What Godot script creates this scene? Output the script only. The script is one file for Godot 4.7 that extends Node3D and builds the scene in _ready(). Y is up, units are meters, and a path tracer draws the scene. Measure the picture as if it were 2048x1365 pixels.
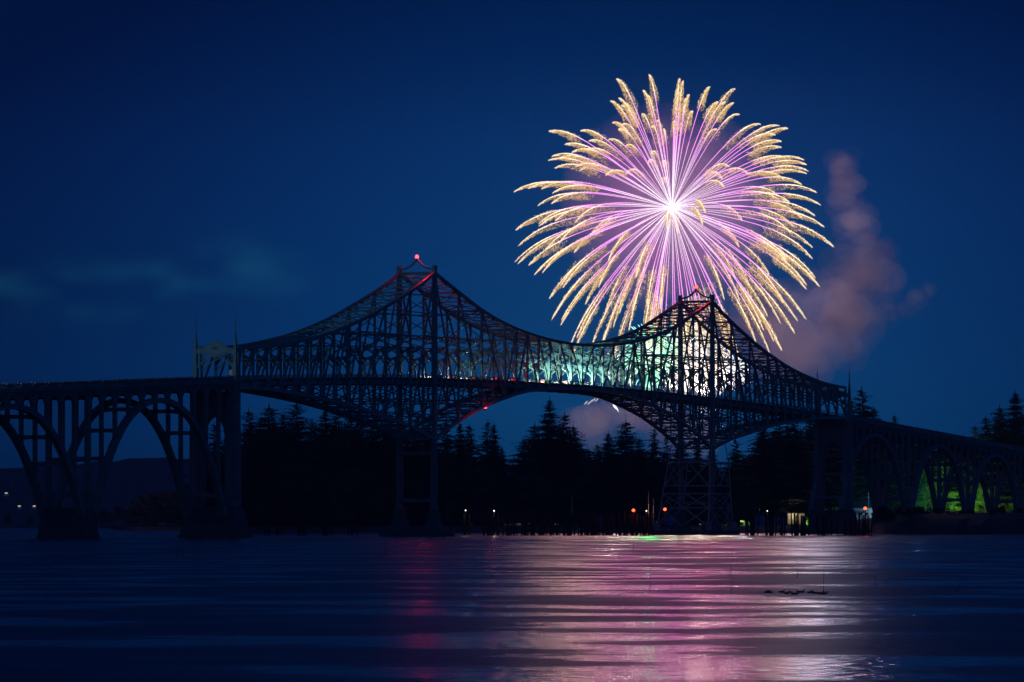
extends Node3D
# A steel cantilever bridge with concrete arch approaches over a bay at dusk, a firework shell opening behind it.
# Metres, y up. The camera looks along -Z from 4.6 m above the water; the bridge runs away to the right.

const F := 10838.0        # focal length in pixels of the 2048 wide photograph
const HORIZON := 1045.0
const EYE := 4.6
const UX := 0.39903       # bridge axis, to the right ...
const UZ := 0.91694       # ... and away
const DEPTH := 1720.3     # distance of the nearer main pier
const X0 := -24.6
const WIDE := 12.3        # between the two trusses
const PANEL := 9.296
var rng := RandomNumberGenerator.new()
var M := {}
var taken := {}
var turn := 0.0
var unit_box: BoxMesh

# ------------------------------------------------------------------ helpers
func at(x: float, y: float, z: float) -> Vector3:
	return Vector3((x - 1024.0) * z / F, (HORIZON - y) * z / F + EYE, -z)

func B(s: float, t: float, y: float) -> Vector3:      # bridge axes: along, across (away), up
	return Vector3(X0 + s * UX - t * UZ, y, -(DEPTH + s * UZ + t * UX))

func numbered(called: String) -> String:
	if not taken.has(called):
		taken[called] = 0
		return called
	taken[called] += 1
	return "%s_%03d" % [called, taken[called]]

func tag(o: Node, label: String, category: String, group := "", kind := "") -> Node:
	if label: o.set_meta("label", label)
	if category: o.set_meta("category", category)
	if group: o.set_meta("group", group)
	if kind: o.set_meta("kind", kind)
	return o

func thing(called: String, label: String, category: String, where := Vector3.ZERO, yaw := 0.0, group := "") -> Node3D:
	var o := Node3D.new()
	o.name = numbered(called)
	add_child(o)
	o.position = where
	o.rotation.y = yaw
	tag(o, label, category, group)
	return o

func copy(o: Node3D, where: Vector3, yaw: float, label: String, called := "") -> Node3D:
	var c: Node3D = o.duplicate()
	c.name = numbered(called if called else String(o.name).rstrip("0123456789").rstrip("_"))
	add_child(c)
	c.position = where
	c.rotation.y = yaw
	if label: c.set_meta("label", label)
	return c

func put(called: String, mesh: Mesh, m: Material, parent: Node, where := Transform3D()) -> MeshInstance3D:
	var o := MeshInstance3D.new()
	o.name = called
	o.mesh = mesh
	o.material_override = m
	o.transform = where
	parent.add_child(o, true)
	return o

func new_st() -> SurfaceTool:
	var st := SurfaceTool.new()
	st.begin(Mesh.PRIMITIVE_TRIANGLES)
	st.set_smooth_group(-1)
	return st

func done(st: SurfaceTool, called: String, m: Material, parent: Node) -> MeshInstance3D:
	st.generate_normals()
	return put(called, st.commit(), m, parent)

func quad(st: SurfaceTool, a: Vector3, b: Vector3, c: Vector3, d: Vector3) -> void:
	for v: Vector3 in [a, b, c, a, c, d]: st.add_vertex(v)

func hexa(st: SurfaceTool, p: Array) -> void:   # 0-3 bottom ring, 4-7 top ring
	for q: Array in [[0, 1, 2, 3], [7, 6, 5, 4], [0, 4, 5, 1], [1, 5, 6, 2], [2, 6, 7, 3], [3, 7, 4, 0]]:
		quad(st, p[q[0]], p[q[1]], p[q[2]], p[q[3]])

func box(st: SurfaceTool, c: Vector3, s: Vector3) -> void:
	var h := s * 0.5
	hexa(st, [c + Vector3(-h.x, -h.y, -h.z), c + Vector3(h.x, -h.y, -h.z), c + Vector3(h.x, -h.y, h.z), c + Vector3(-h.x, -h.y, h.z),
		c + Vector3(-h.x, h.y, -h.z), c + Vector3(h.x, h.y, -h.z), c + Vector3(h.x, h.y, h.z), c + Vector3(-h.x, h.y, h.z)])

func frustum_box(st: SurfaceTool, y0: float, y1: float, c0: Vector2, s0: Vector2, c1: Vector2, s1: Vector2) -> void:
	var p := []
	for k: Array in [[y0, c0, s0], [y1, c1, s1]]:
		var c: Vector2 = k[1]
		var h: Vector2 = k[2] * 0.5
		for q: Vector2 in [Vector2(-1, -1), Vector2(1, -1), Vector2(1, 1), Vector2(-1, 1)]:
			p.append(Vector3(c.x + q.x * h.x, k[0], c.y + q.y * h.y))
	hexa(st, p)

func frame_of(a: Vector3, b: Vector3) -> Basis:
	var d := (b - a).normalized()
	var up := Vector3.UP if absf(d.y) < 0.98 else Vector3.RIGHT
	var side := d.cross(up).normalized()
	return Basis(d, side.cross(d), side)

func bar(st: SurfaceTool, a: Vector3, b: Vector3, w: float, h: float) -> void:
	var f := frame_of(a, b)
	var u := f.y * h * 0.5
	var s := f.z * w * 0.5
	hexa(st, [a - u - s, b - u - s, b - u + s, a - u + s, a + u - s, b + u - s, b + u + s, a + u + s])

func member(called: String, a: Vector3, b: Vector3, w: float, h: float, m: Material, parent: Node) -> MeshInstance3D:
	var f := frame_of(a, b)
	return put(called, unit_box, m, parent, Transform3D(Basis(f.x * a.distance_to(b), f.y * h, f.z * w), (a + b) * 0.5))

func tube(st: SurfaceTool, pts: Array, radii: Array, sides := 6, colors := []) -> void:
	var rings := []
	for i in pts.size():
		var d: Vector3 = (pts[mini(i + 1, pts.size() - 1)] - pts[maxi(i - 1, 0)]).normalized()
		var ref := Vector3.UP if absf(d.y) < 0.95 else Vector3.RIGHT
		var u := d.cross(ref).normalized()
		var v := u.cross(d)
		var ring := []
		for k in sides:
			var a := TAU * k / sides
			ring.append(pts[i] + (u * cos(a) + v * sin(a)) * radii[i])
		rings.append(ring)
	for i in pts.size() - 1:
		for k in sides:
			var n := (k + 1) % sides
			if colors:
				for q: Array in [[i, k], [i, n], [i + 1, n], [i, k], [i + 1, n], [i + 1, k]]:
					st.set_color(colors[q[0]])
					st.add_vertex(rings[q[0]][q[1]])
			else:
				quad(st, rings[i][k], rings[i][n], rings[i + 1][n], rings[i + 1][k])

func lathe(st: SurfaceTool, prof: Array, sides := 12, c := Vector3.ZERO) -> void:   # prof: Vector2(radius, y) from bottom up
	for i in prof.size() - 1:
		var p: Vector2 = prof[i]
		var q: Vector2 = prof[i + 1]
		for k in sides:
			var a := TAU * k / sides
			var b := TAU * (k + 1) / sides
			quad(st, c + Vector3(cos(a) * p.x, p.y, sin(a) * p.x), c + Vector3(cos(b) * p.x, p.y, sin(b) * p.x),
				c + Vector3(cos(b) * q.x, q.y, sin(b) * q.x), c + Vector3(cos(a) * q.x, q.y, sin(a) * q.x))

func table(t: Array, x: float) -> float:
	if x <= t[0][0]: return t[0][1]
	for i in t.size() - 1:
		if x <= t[i + 1][0]:
			return lerpf(t[i][1], t[i + 1][1], (x - t[i][0]) / (t[i + 1][0] - t[i][0]))
	return t[-1][1]

func lin(r: float, g: float, b: float) -> Color:
	return Color(r, g, b).linear_to_srgb()

func noise_tex(freq: float, lo: Color, hi: Color, sd: int, size := 512) -> NoiseTexture2D:
	var n := FastNoiseLite.new()
	n.seed = sd
	n.frequency = freq
	n.fractal_octaves = 5
	var g := Gradient.new()
	g.set_color(0, lo)
	g.set_color(1, hi)
	var t := NoiseTexture2D.new()
	t.width = size
	t.height = size
	t.seamless = true
	t.noise = n
	t.color_ramp = g
	return t

func surface(called: String, r: float, g: float, b: float, rough: float, spread: float, scale: float, sd: int) -> StandardMaterial3D:
	var m := StandardMaterial3D.new()
	m.resource_name = called
	m.albedo_texture = noise_tex(0.012, lin(r * (1.0 - spread), g * (1.0 - spread), b * (1.0 - spread)), lin(r * (1.0 + spread), g * (1.0 + spread), b * (1.0 + spread)), sd)
	m.uv1_triplanar = true
	m.uv1_world_triplanar = true
	m.uv1_scale = Vector3.ONE * scale
	m.roughness = rough
	return m

func plain(called: String, r: float, g: float, b: float, rough := 0.7, metal := 0.0) -> StandardMaterial3D:
	var m := StandardMaterial3D.new()
	m.resource_name = called
	m.albedo_color = lin(r, g, b)
	m.roughness = rough
	m.metallic = metal
	return m

func burning(called: String, r: float, g: float, b: float, energy := 1.0) -> StandardMaterial3D:
	var m := StandardMaterial3D.new()
	m.resource_name = called
	m.albedo_color = Color.BLACK
	m.emission_enabled = true
	m.emission = lin(r, g, b)
	m.emission_energy_multiplier = energy
	return m

func sparks(called: String, gain: float) -> StandardMaterial3D:      # burning stars: each vertex has its own fire colour
	var m := StandardMaterial3D.new()
	m.resource_name = called
	m.shading_mode = BaseMaterial3D.SHADING_MODE_UNSHADED
	m.vertex_color_use_as_albedo = true
	m.albedo_color = lin(gain, gain, gain)
	m.cull_mode = BaseMaterial3D.CULL_DISABLED
	return m

func omni(parent: Node, where: Vector3, c: Color, energy: float, size: float) -> OmniLight3D:
	var l := OmniLight3D.new()
	l.name = "lamp_or_fill_light"
	l.light_color = c
	l.light_energy = energy
	l.light_size = size
	l.omni_range = 4000.0
	l.omni_attenuation = 2.0
	l.shadow_enabled = true
	l.position = where
	parent.add_child(l, true)
	return l

# ------------------------------------------------------------------ camera, sky
func sky_rgb(az: float, el: float) -> Vector3:      # degrees; dusk sky; lens darkening towards the frame edges is put into its colour
	var b := table([[0.0, 0.235], [1.0, 0.215], [2.2, 0.185], [3.2, 0.170], [4.0, 0.150], [4.7, 0.112], [5.5, 0.080], [8.0, 0.086], [12.0, 0.085], [20.0, 0.085], [40.0, 0.08], [90.0, 0.075]], el)
	var g := b * table([[0.0, 0.34], [1.0, 0.31], [2.5, 0.265], [4.0, 0.22], [5.5, 0.18], [90.0, 0.16]], el)
	var low := lerpf(0.25, 0.85, smoothstep(5.5, 22.0, el))
	var lobe := low + (1.0 - low) * exp(-pow((az - 1.3) / 5.6, 2.0))
	# unseen twilight and town glow, added behind the viewer to light near steel
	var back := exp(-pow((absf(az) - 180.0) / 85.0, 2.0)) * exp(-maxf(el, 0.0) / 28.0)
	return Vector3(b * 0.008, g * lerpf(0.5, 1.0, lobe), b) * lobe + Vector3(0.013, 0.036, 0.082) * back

func make_sky() -> PanoramaSkyMaterial:
	var w := 4096
	var h := 2048
	var n := FastNoiseLite.new()
	n.seed = 11
	n.frequency = 0.8
	n.fractal_octaves = 4
	var data := PackedFloat32Array()
	data.resize(w * h * 3)
	var row0 := PackedFloat32Array()
	for j in h:
		var el := 90.0 - (j + 0.5) / h * 180.0
		if el < -1.0 and row0.size():
			break
		var rows := PackedFloat32Array()
		var fine := el < 12.0
		var step := 1 if fine else 8
		for i in range(0, w, step):
			var az := fposmod((i + 0.5) / w * 360.0 + 180.0, 360.0) - 180.0
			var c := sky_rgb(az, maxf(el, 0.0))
			if fine and absf(az) < 60.0 and el > 0.5:
				# thin cloud banks low over the bay
				var q := n.get_noise_2d(az * 1.1, el * 3.4) * 0.5 + 0.5
				var bank := exp(-pow((el - 2.55 - 0.12 * sin(az * 1.7)) / 0.26, 2.0)) * clampf((az + 7.5) / 2.0, 0.0, 1.0) * clampf((-1.7 - az) / 1.0, 0.0, 1.0)
				var k := clampf((q - 0.42) * 3.0, 0.0, 1.0) * bank
				c += Vector3(0.003, 0.030, 0.034) * k
			for r in step:
				var o := (j * w + i + r) * 3
				data[o] = c.x
				data[o + 1] = c.y
				data[o + 2] = c.z
	var img := Image.create_from_data(w, h, false, Image.FORMAT_RGBF, data.to_byte_array())
	var m := PanoramaSkyMaterial.new()
	m.panorama = ImageTexture.create_from_image(img)
	return m

func set_stage() -> void:
	var cam := Camera3D.new()
	cam.name = "camera"
	cam.projection = Camera3D.PROJECTION_FRUSTUM
	cam.near = 1.0
	cam.far = 40000.0
	cam.size = 1365.0 / F
	cam.frustum_offset = Vector2(0.0, (HORIZON - 682.5) / F)
	cam.position = Vector3(0, EYE, 0)
	add_child(cam)
	cam.current = true
	var e := Environment.new()
	e.background_mode = Environment.BG_SKY
	e.sky = Sky.new()
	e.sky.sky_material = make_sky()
	e.tonemap_mode = Environment.TONE_MAPPER_LINEAR
	e.tonemap_exposure = 1.0
	e.fog_enabled = true
	e.fog_density = 0.00004
	e.fog_light_color = Color(0.75, 0.85, 1.0)
	e.volumetric_fog_enabled = true
	e.volumetric_fog_density = 0.0
	e.sdfgi_enabled = true
	e.ssao_enabled = true
	e.ssil_enabled = true
	var we := WorldEnvironment.new()
	we.name = "environment"
	we.environment = e
	add_child(we)

func make_materials() -> void:
	M.steel = surface("green_bridge_paint", 0.16, 0.33, 0.31, 0.42, 0.25, 0.05, 1)
	M.concrete = surface("weathered_concrete", 0.27, 0.265, 0.26, 0.85, 0.3, 0.03, 2)
	M.dark_concrete = surface("wet_concrete", 0.10, 0.10, 0.10, 0.6, 0.4, 0.05, 3)
	M.asphalt = surface("asphalt", 0.05, 0.05, 0.052, 0.9, 0.2, 0.1, 4)
	M.timber = surface("creosoted_timber", 0.035, 0.028, 0.022, 0.9, 0.5, 0.15, 5)
	M.bark = surface("bark", 0.06, 0.045, 0.035, 0.95, 0.4, 0.3, 6)
	M.dark_foliage = surface("needles_and_dark_leaves", 0.035, 0.055, 0.028, 0.9, 0.35, 0.1, 7)
	M.leaves = surface("broad_leaves", 0.06, 0.12, 0.03, 0.8, 0.35, 0.12, 8)
	M.earth = surface("shore_earth", 0.06, 0.055, 0.04, 0.95, 0.4, 0.01, 9)
	M.hill = surface("wooded_hill", 0.03, 0.045, 0.03, 0.95, 0.4, 0.004, 10)
	M.white = plain("white_paint", 0.75, 0.75, 0.75, 0.6)
	M.grey = plain("grey_paint", 0.3, 0.31, 0.33, 0.6)
	M.dark = plain("dark_roofing", 0.03, 0.032, 0.035, 0.8)
	M.blue = plain("blue_tarpaulin", 0.05, 0.14, 0.45, 0.6)
	M.galv = plain("galvanised_steel", 0.5, 0.48, 0.46, 0.5, 0.15)
	M.rubber = plain("rubber", 0.02, 0.02, 0.02, 0.9)
	M.glass = plain("dark_glass", 0.02, 0.022, 0.025, 0.08)
	M.red_lamp = burning("red_lamp", 1.0, 0.04, 0.05, 8.0)
	M.orange_lamp = burning("orange_red_lamp", 1.0, 0.065, 0.02, 6.0)
	M.white_lamp = burning("white_lamp", 1.0, 0.86, 0.68, 3.0)
	M.cool_lamp = burning("cool_lamp", 0.5, 0.85, 1.0, 3.0)
	M.tail = burning("tail_lamp", 1.0, 0.05, 0.03, 4.0)
	M.window = burning("lit_window", 1.0, 0.78, 0.45, 0.8)
	M.trail = sparks("star_fire", 1.8)
	M.glitter = sparks("gold_glitter", 1.35)
	var w := StandardMaterial3D.new()
	w.resource_name = "bay_water"
	w.albedo_color = lin(0.004, 0.010, 0.022)
	w.metallic_specular = 0.36
	w.roughness = 1.0
	w.uv1_triplanar = true
	w.uv1_world_triplanar = true
	w.uv1_scale = Vector3.ONE / 210.0
	var n := FastNoiseLite.new()
	n.seed = 31
	n.frequency = 0.075
	n.fractal_octaves = 4
	n.fractal_gain = 0.55
	var t := NoiseTexture2D.new()
	t.width = 2048
	t.height = 2048
	t.seamless = true
	t.as_normal_map = true
	t.bump_strength = 1.6
	t.noise = n
	w.normal_enabled = true
	w.normal_texture = t
	w.normal_scale = 0.62
	# wind-ruffled water and slick, calmer lanes
	var r := noise_tex(0.0075, Color(0.10, 0.10, 0.10), Color(0.40, 0.40, 0.40), 12, 1024)
	r.color_ramp.add_point(0.36, Color(0.17, 0.17, 0.17))
	r.color_ramp.add_point(0.46, Color(0.31, 0.31, 0.31))
	w.roughness_texture = r
	M.water = w

# ------------------------------------------------------------------ setting
func shore(px: float) -> float:
	return table([[-600.0, 4300.0], [215.0, 4150.0], [236.0, 2960.0], [380.0, 2930.0], [405.0, 2900.0], [425.0, 2290.0], [900.0, 2268.0], [1400.0, 2275.0], [1690.0, 2270.0], [1765.0, 2080.0], [2700.0, 2030.0]], px)

func rise(px: float) -> float:      # the bank stands higher under the far arches
	return table([[1640.0, 0.0], [1700.0, 2.2], [1770.0, 3.2], [1815.0, 5.0], [2700.0, 5.6]], px)

const GROUND := [[-40.0, -2.5], [-12.0, -1.2], [0.0, -0.1], [6.0, 0.9], [14.0, 1.9], [30.0, 2.6], [60.0, 3.0], [110.0, 3.2], [200.0, 3.4], [400.0, 3.8], [900.0, 5.0], [2000.0, 9.0], [5000.0, 14.0], [12000.0, 16.0]]

func ground_y(px: float, z: float) -> float:
	var over := z - shore(px)
	return table(GROUND, over) + rise(px) * clampf(over / 45.0, 0.0, 1.0)

func build_setting() -> void:
	var st := new_st()
	var wx := 9000.0
	quad(st, Vector3(-wx, 0, 60), Vector3(wx, 0, 60), Vector3(wx, 0, -22000), Vector3(-wx, 0, -22000))
	var water := done(st, "water", M.water, self)
	water.set_meta("kind", "structure")
	# shore: one sheet that dips under the bay
	var n := FastNoiseLite.new()
	n.seed = 5
	n.frequency = 0.01
	var zs := GROUND.map(func(g): return g[0])
	var ys := GROUND.map(func(g): return g[1])
	st = new_st()
	var prev := []
	for i in range(-600, 2720, 16):
		var col := []
		for k in zs.size():
			var z: float = shore(float(i)) + zs[k]
			if k < 5:
				z += n.get_noise_1d(i * 2.0) * 14.0
			var p := at(float(i), HORIZON, z)
			p.y = ys[k] + rise(float(i)) * clampf(zs[k] / 45.0, 0.0, 1.0) + (n.get_noise_2d(p.x, p.z) * 0.35 if k > 3 else 0.0)
			col.append(p)
		if prev:
			for k in zs.size() - 1:
				quad(st, prev[k], col[k], col[k + 1], prev[k + 1])
		prev = col
	var ground := done(st, "ground", M.earth, self)
	ground.set_meta("kind", "structure")
	# far hills beyond the left shore
	var ridge := [[-700.0, 925.0], [-300.0, 915.0], [0.0, 938.0], [110.0, 932.0], [230.0, 921.0], [310.0, 916.0], [380.0, 921.0], [470.0, 932.0], [620.0, 945.0], [900.0, 960.0], [1400.0, 985.0], [2100.0, 1000.0], [2700.0, 1010.0]]
	for layer in 2:
		st = new_st()
		var z0 := 9500.0 if layer == 0 else 6200.0
		prev = []
		for i in range(-700, 2720, 10):
			var y := table(ridge, float(i)) + n.get_noise_1d(i * 1.6 + layer * 900) * 6.0
			if layer == 1:
				y = 1028.0 + n.get_noise_1d(i * 1.1) * 16.0 + n.get_noise_1d(i * 9.0) * 4.0
			var top := at(float(i), y, z0)
			var foot := at(float(i), HORIZON, z0 - 900.0)
			foot.y = -3.0
			var mid := foot.lerp(top, 0.55) + Vector3(0, n.get_noise_2d(i * 3.0, 40.0) * 12.0, 0)
			var back := top + Vector3(0, -20, -1500)
			if prev:
				quad(st, prev[0], foot, mid, prev[1])
				quad(st, prev[1], mid, top, prev[2])
				quad(st, prev[2], top, back, prev[3])
			prev = [foot, mid, top, back]
		var hill := done(st, "hills" if layer == 0 else "low_hills", M.hill, self)
		hill.set_meta("kind", "structure")

# ------------------------------------------------------------------ bridge
func rail_y(s: float) -> float:
	return table([[-420.0, 35.9], [-284.0, 41.7], [-214.0, 44.5], [-177.0, 46.1], [-141.0, 47.5], [-105.0, 48.8], [-70.0, 49.9], [-35.0, 50.8], [0.0, 51.4], [60.0, 51.95], [121.0, 52.1], [182.0, 51.5], [242.0, 50.4], [284.0, 49.4], [331.0, 47.9], [381.0, 45.9], [443.0, 42.9], [523.0, 39.3], [600.0, 35.9], [720.0, 30.6]], s)

func road_y(s: float) -> float:
	return rail_y(s) - 1.1

const SIDE_TOP := [56.0, 56.3, 56.8, 57.5, 58.6, 59.8, 61.1, 62.7, 64.6, 66.7, 69.0, 71.6, 74.3, 77.1, 80.2, 83.8]
const SIDE_BOT := [44.2, 44.3, 44.2, 43.9, 43.4, 42.85, 42.2, 41.5, 40.7, 39.7, 38.4, 37.2, 36.0, 34.7, 32.9, 30.9]
const MAIN_TOP := [83.8, 81.0, 78.4, 75.7, 73.2, 71.2, 69.5, 68.1, 67.0, 66.1, 65.4, 64.9, 64.6, 64.5]
const MAIN_BOT := [30.9, 34.2, 37.1, 39.6, 41.9, 43.7, 45.3, 46.8, 47.9, 48.6, 49.05, 49.4, 49.6, 49.7]

func fold(p: int) -> int:            # the truss mirrors itself about midspan
	return p if p <= 13 else 26 - p

func top_y(p: int) -> float:
	var q := fold(p)
	return SIDE_TOP[q + 15] if q <= 0 else MAIN_TOP[q]

func bot_y(p: int) -> float:
	var q := fold(p)
	return SIDE_BOT[q + 15] if q <= 0 else MAIN_BOT[q]

# local axes of the bridge nodes: x along, y up, z towards the viewer's side (t = -z)
func L(p: float, t: float, y: float) -> Vector3:
	return Vector3(p * PANEL, y, -t)

func arc_plate(st: SurfaceTool, a: Vector3, c: Vector3, b: Vector3, w: float, h: float) -> void:   # curved brace a-c-b
	var last := a
	for i in range(1, 7):
		var u := i / 6.0
		var p := a * (1 - u) * (1 - u) + c * 2 * u * (1 - u) + b * u * u
		bar(st, last, p, w, h)
		last = p

func sway_frame(p: int, parent: Node3D) -> void:
	var st := new_st()
	var road := road_y(p * PANEL)
	var top := top_y(p) - 0.3
	var bot := bot_y(p) + 0.3
	var q := fold(p)
	var main := (q >= -6 and q <= 6 and q % 2 == 0)
	var tall := absi(q) <= 6 and not main
	var x := p * PANEL
	var m := -WIDE * 0.5
	var c := road + (9.3 if main else 6.5)
	var spring := road + (3.4 if main else 2.2)
	# gothic portal over the roadway
	for s: float in [0.0, -WIDE]:
		var o := Vector3(x, spring, s)
		arc_plate(st, o, Vector3(x, lerpf(spring, c, 0.55), lerpf(s, m, 0.14)), Vector3(x, c, m), 0.3, 0.42)
		# gusset filling the haunch
		var g1 := Vector3(x, c + 0.4, s)
		var g2 := Vector3(x, c - 0.3, lerpf(s, m, 0.36))
		var g3 := Vector3(x, lerpf(spring, c, 0.42), s)
		var gx := Vector3(0.06, 0, 0)
		var g4 := g1.lerp(g3, 0.5)
		hexa(st, [g1 - gx, g2 - gx, g3 - gx, g4 - gx, g1 + gx, g2 + gx, g3 + gx, g4 + gx])
	var level := c + (4.2 if main else 3.2)
	level = minf(level, top)
	for s: float in [0.0, -WIDE]:
		bar(st, Vector3(x, c, m), Vector3(x, level, s), 0.3, 0.36)
	var stop := top
	if tall:
		stop = minf(top, 63.4)
	bar(st, Vector3(x, level, 0), Vector3(x, level, -WIDE), 0.34, 0.4)
	while stop - level > 2.0:
		var nx := stop if stop - level < 11.0 else level + (stop - level) / ceilf((stop - level) / 9.5)
		bar(st, Vector3(x, level, 0), Vector3(x, nx, -WIDE), 0.26, 0.3)
		bar(st, Vector3(x, level, -WIDE), Vector3(x, nx, 0), 0.26, 0.3)
		bar(st, Vector3(x, nx, 0), Vector3(x, nx, -WIDE), 0.34, 0.42)
		level = nx
	done(st, "sway_frame", M.steel, parent)
	# bracing under the roadway
	st = new_st()
	var any := false
	level = road - 2.6
	while level - bot > 1.2:
		var nx := bot if level - bot < 7.0 else level - (level - bot) / ceilf((level - bot) / 5.6)
		bar(st, Vector3(x, level, 0), Vector3(x, nx, -WIDE), 0.28, 0.32)
		bar(st, Vector3(x, level, -WIDE), Vector3(x, nx, 0), 0.28, 0.32)
		bar(st, Vector3(x, nx, 0), Vector3(x, nx, -WIDE), 0.32, 0.4)
		level = nx
		any = true
	if any: done(st, "under_frame", M.steel, parent)

func build_truss() -> void:
	var o := thing("cantilever_bridge", "green steel cantilever truss bridge with two pointed towers across the bay", "bridge", B(0, 0, 0), turn)
	# chords
	for t: float in [0.0, WIDE]:
		for k in 2:
			var st := new_st()
			for p in range(-15, 41):
				var a := L(p, t, top_y(p) if k == 0 else bot_y(p))
				var b := L(p + 1, t, top_y(p + 1) if k == 0 else bot_y(p + 1))
				bar(st, a, b, 0.85, 0.95 if k == 0 else 1.05)
				# gusset plates
				box(st, a + Vector3(0, 0.25 * (1 if k else -1), 0), Vector3(1.25, 1.45, 0.95))
			done(st, "top_chord" if k == 0 else "bottom_chord", M.steel, o)
	for t: float in [0.0, WIDE]:
		for p in range(-15, 42):
			var q := fold(p)
			var inner := absi(q) < 6
			var odd := absi(q) % 2 == 1
			var mid := (top_y(p) + bot_y(p)) * 0.5
			if q == 0:
				# tower post
				var st := new_st()
				frustum_box(st, bot_y(p) - 1.2, 60.0, Vector2(p * PANEL, -t), Vector2(1.9, 1.1), Vector2(p * PANEL, -t), Vector2(2.3, 1.15))
				frustum_box(st, 60.0, 86.2, Vector2(p * PANEL, -t), Vector2(2.3, 1.15), Vector2(p * PANEL, -t), Vector2(1.7, 1.05))
				done(st, "tower_post", M.steel, o)
			elif inner and odd:
				# half-height hanger under the subdivided diagonal
				var sgn := 1 if q < 0 else -1
				var sg := sgn if p <= 13 else -sgn
				mid = (bot_y(p - sg) + top_y(p + sg)) * 0.5
				member("hanger", L(p, t, mid), L(p, t, bot_y(p)), 0.34, 0.38, M.steel, o)
			else:
				member("vertical", L(p, t, top_y(p)), L(p, t, bot_y(p)), 0.6, 0.68, M.steel, o)
		# diagonals
		for side in 2:
			for k in range(-15, 13):
				var pair := []
				if k < -6:
					pair = [[k, 0, k + 1, 1]]
				elif k < 0 and k % 2 == 0:
					pair = [[k, 0, k + 2, 1]]
				elif k >= 0 and k < 6 and k % 2 == 0:
					pair = [[k, 1, k + 2, 0]]
				elif k == 6 or k == 7:
					pair = [[k, 0, k + 1, 1]]
				elif k >= 8:
					pair = [[k, 1, k + 1, 0]]
				for d: Array in pair:
					var pa: int = d[0] if side == 0 else 26 - d[0]
					var pb: int = d[2] if side == 0 else 26 - d[2]
					var ya := top_y(pa) if d[1] else bot_y(pa)
					var yb := top_y(pb) if d[3] else bot_y(pb)
					member("diagonal", L(pa, t, ya), L(pb, t, yb), 0.46, 0.56, M.steel, o)
					if absi(pa - pb) == 2:
						# sub-diagonal from the middle back down
						var pm := (pa + pb) / 2
						var pd: int = pb if d[3] else pa
						member("sub_diagonal", L(pm, t, (ya + yb) * 0.5), L(pd, t, bot_y(pd)), 0.36, 0.44, M.steel, o)
			# long braces that steady the tower posts
			for g: Array in [[63.4, -6.0, 5.0], [70.8, -4.0, 3.0]]:
				var a: float = g[1] if side == 0 else 26.0 - g[1]
				var b: float = g[2] if side == 0 else 26.0 - g[2]
				member("strut", L(a, t, g[0]), L(b, t, g[0]), 0.26, 0.3, M.steel, o)
	for p in range(-15, 42):
		sway_frame(p, o)
		# floor beam
		var y := road_y(p * PANEL)
		member("floor_beam", L(p, -0.3, y - 1.7), L(p, WIDE + 0.3, y - 1.7), 0.4, 1.5, M.steel, o)
	for p in range(-15, 41):
		for k in 2:
			var st := new_st()
			var ya := top_y(p) if k == 0 else bot_y(p)
			var yb := top_y(p + 1) if k == 0 else bot_y(p + 1)
			bar(st, L(p, 0, ya), L(p, WIDE, ya), 0.36, 0.42)
			bar(st, L(p, 0, ya), L(p + 0.5, WIDE * 0.5, (ya + yb) * 0.5), 0.28, 0.3)
			bar(st, L(p, WIDE, ya), L(p + 0.5, WIDE * 0.5, (ya + yb) * 0.5), 0.28, 0.3)
			bar(st, L(p + 1, 0, yb), L(p + 0.5, WIDE * 0.5, (ya + yb) * 0.5), 0.28, 0.3)
			bar(st, L(p + 1, WIDE, yb), L(p + 0.5, WIDE * 0.5, (ya + yb) * 0.5), 0.28, 0.3)
			if k == 0 or absi(fold(p)) < 9:
				bar(st, L(p + 0.5, 0, (ya + yb) * 0.5), L(p + 0.5, WIDE, (ya + yb) * 0.5), 0.3, 0.34)
			done(st, "top_lateral" if k == 0 else "bottom_lateral", M.steel, o)
	# roadway, stringers, kerbs
	var road := new_st()
	var under := new_st()
	for p in range(-30, 82):
		var a := p * 0.5
		var b := a + 0.5
		var ya := road_y(a * PANEL)
		var yb := road_y(b * PANEL)
		bar(road, L(a, WIDE * 0.5, ya - 0.25), L(b, WIDE * 0.5, yb - 0.25), WIDE - 1.3, 0.5)
		for t: float in [1.1, 4.0, WIDE * 0.5, WIDE - 4.0, WIDE - 1.1]:
			bar(under, L(a, t, ya - 1.25), L(b, t, yb - 1.25), 0.35, 1.45)
	done(road, "roadway", M.asphalt, o)
	done(under, "stringers", M.steel, o)
	for t: float in [0.75, WIDE - 0.75]:
		var st := new_st()
		for p in range(-15, 41):
			for k in 4:
				var a := p + k * 0.25
				bar(st, L(a, t, road_y(a * PANEL)), L(a, t, rail_y(a * PANEL)), 0.14, 0.16)
			var ya := road_y(p * PANEL)
			var yb := road_y((p + 1) * PANEL)
			for h: float in [0.18, 0.45, 0.72, 1.03]:
				bar(st, L(p, t, ya + h), L(p + 1, t, yb + h), 0.09, 0.12 if h < 1.0 else 0.16)
			bar(st, L(p, t, ya + 0.02), L(p + 1, t, yb + 0.02), 0.4, 0.3)
		done(st, "railing", M.steel, o)
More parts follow.
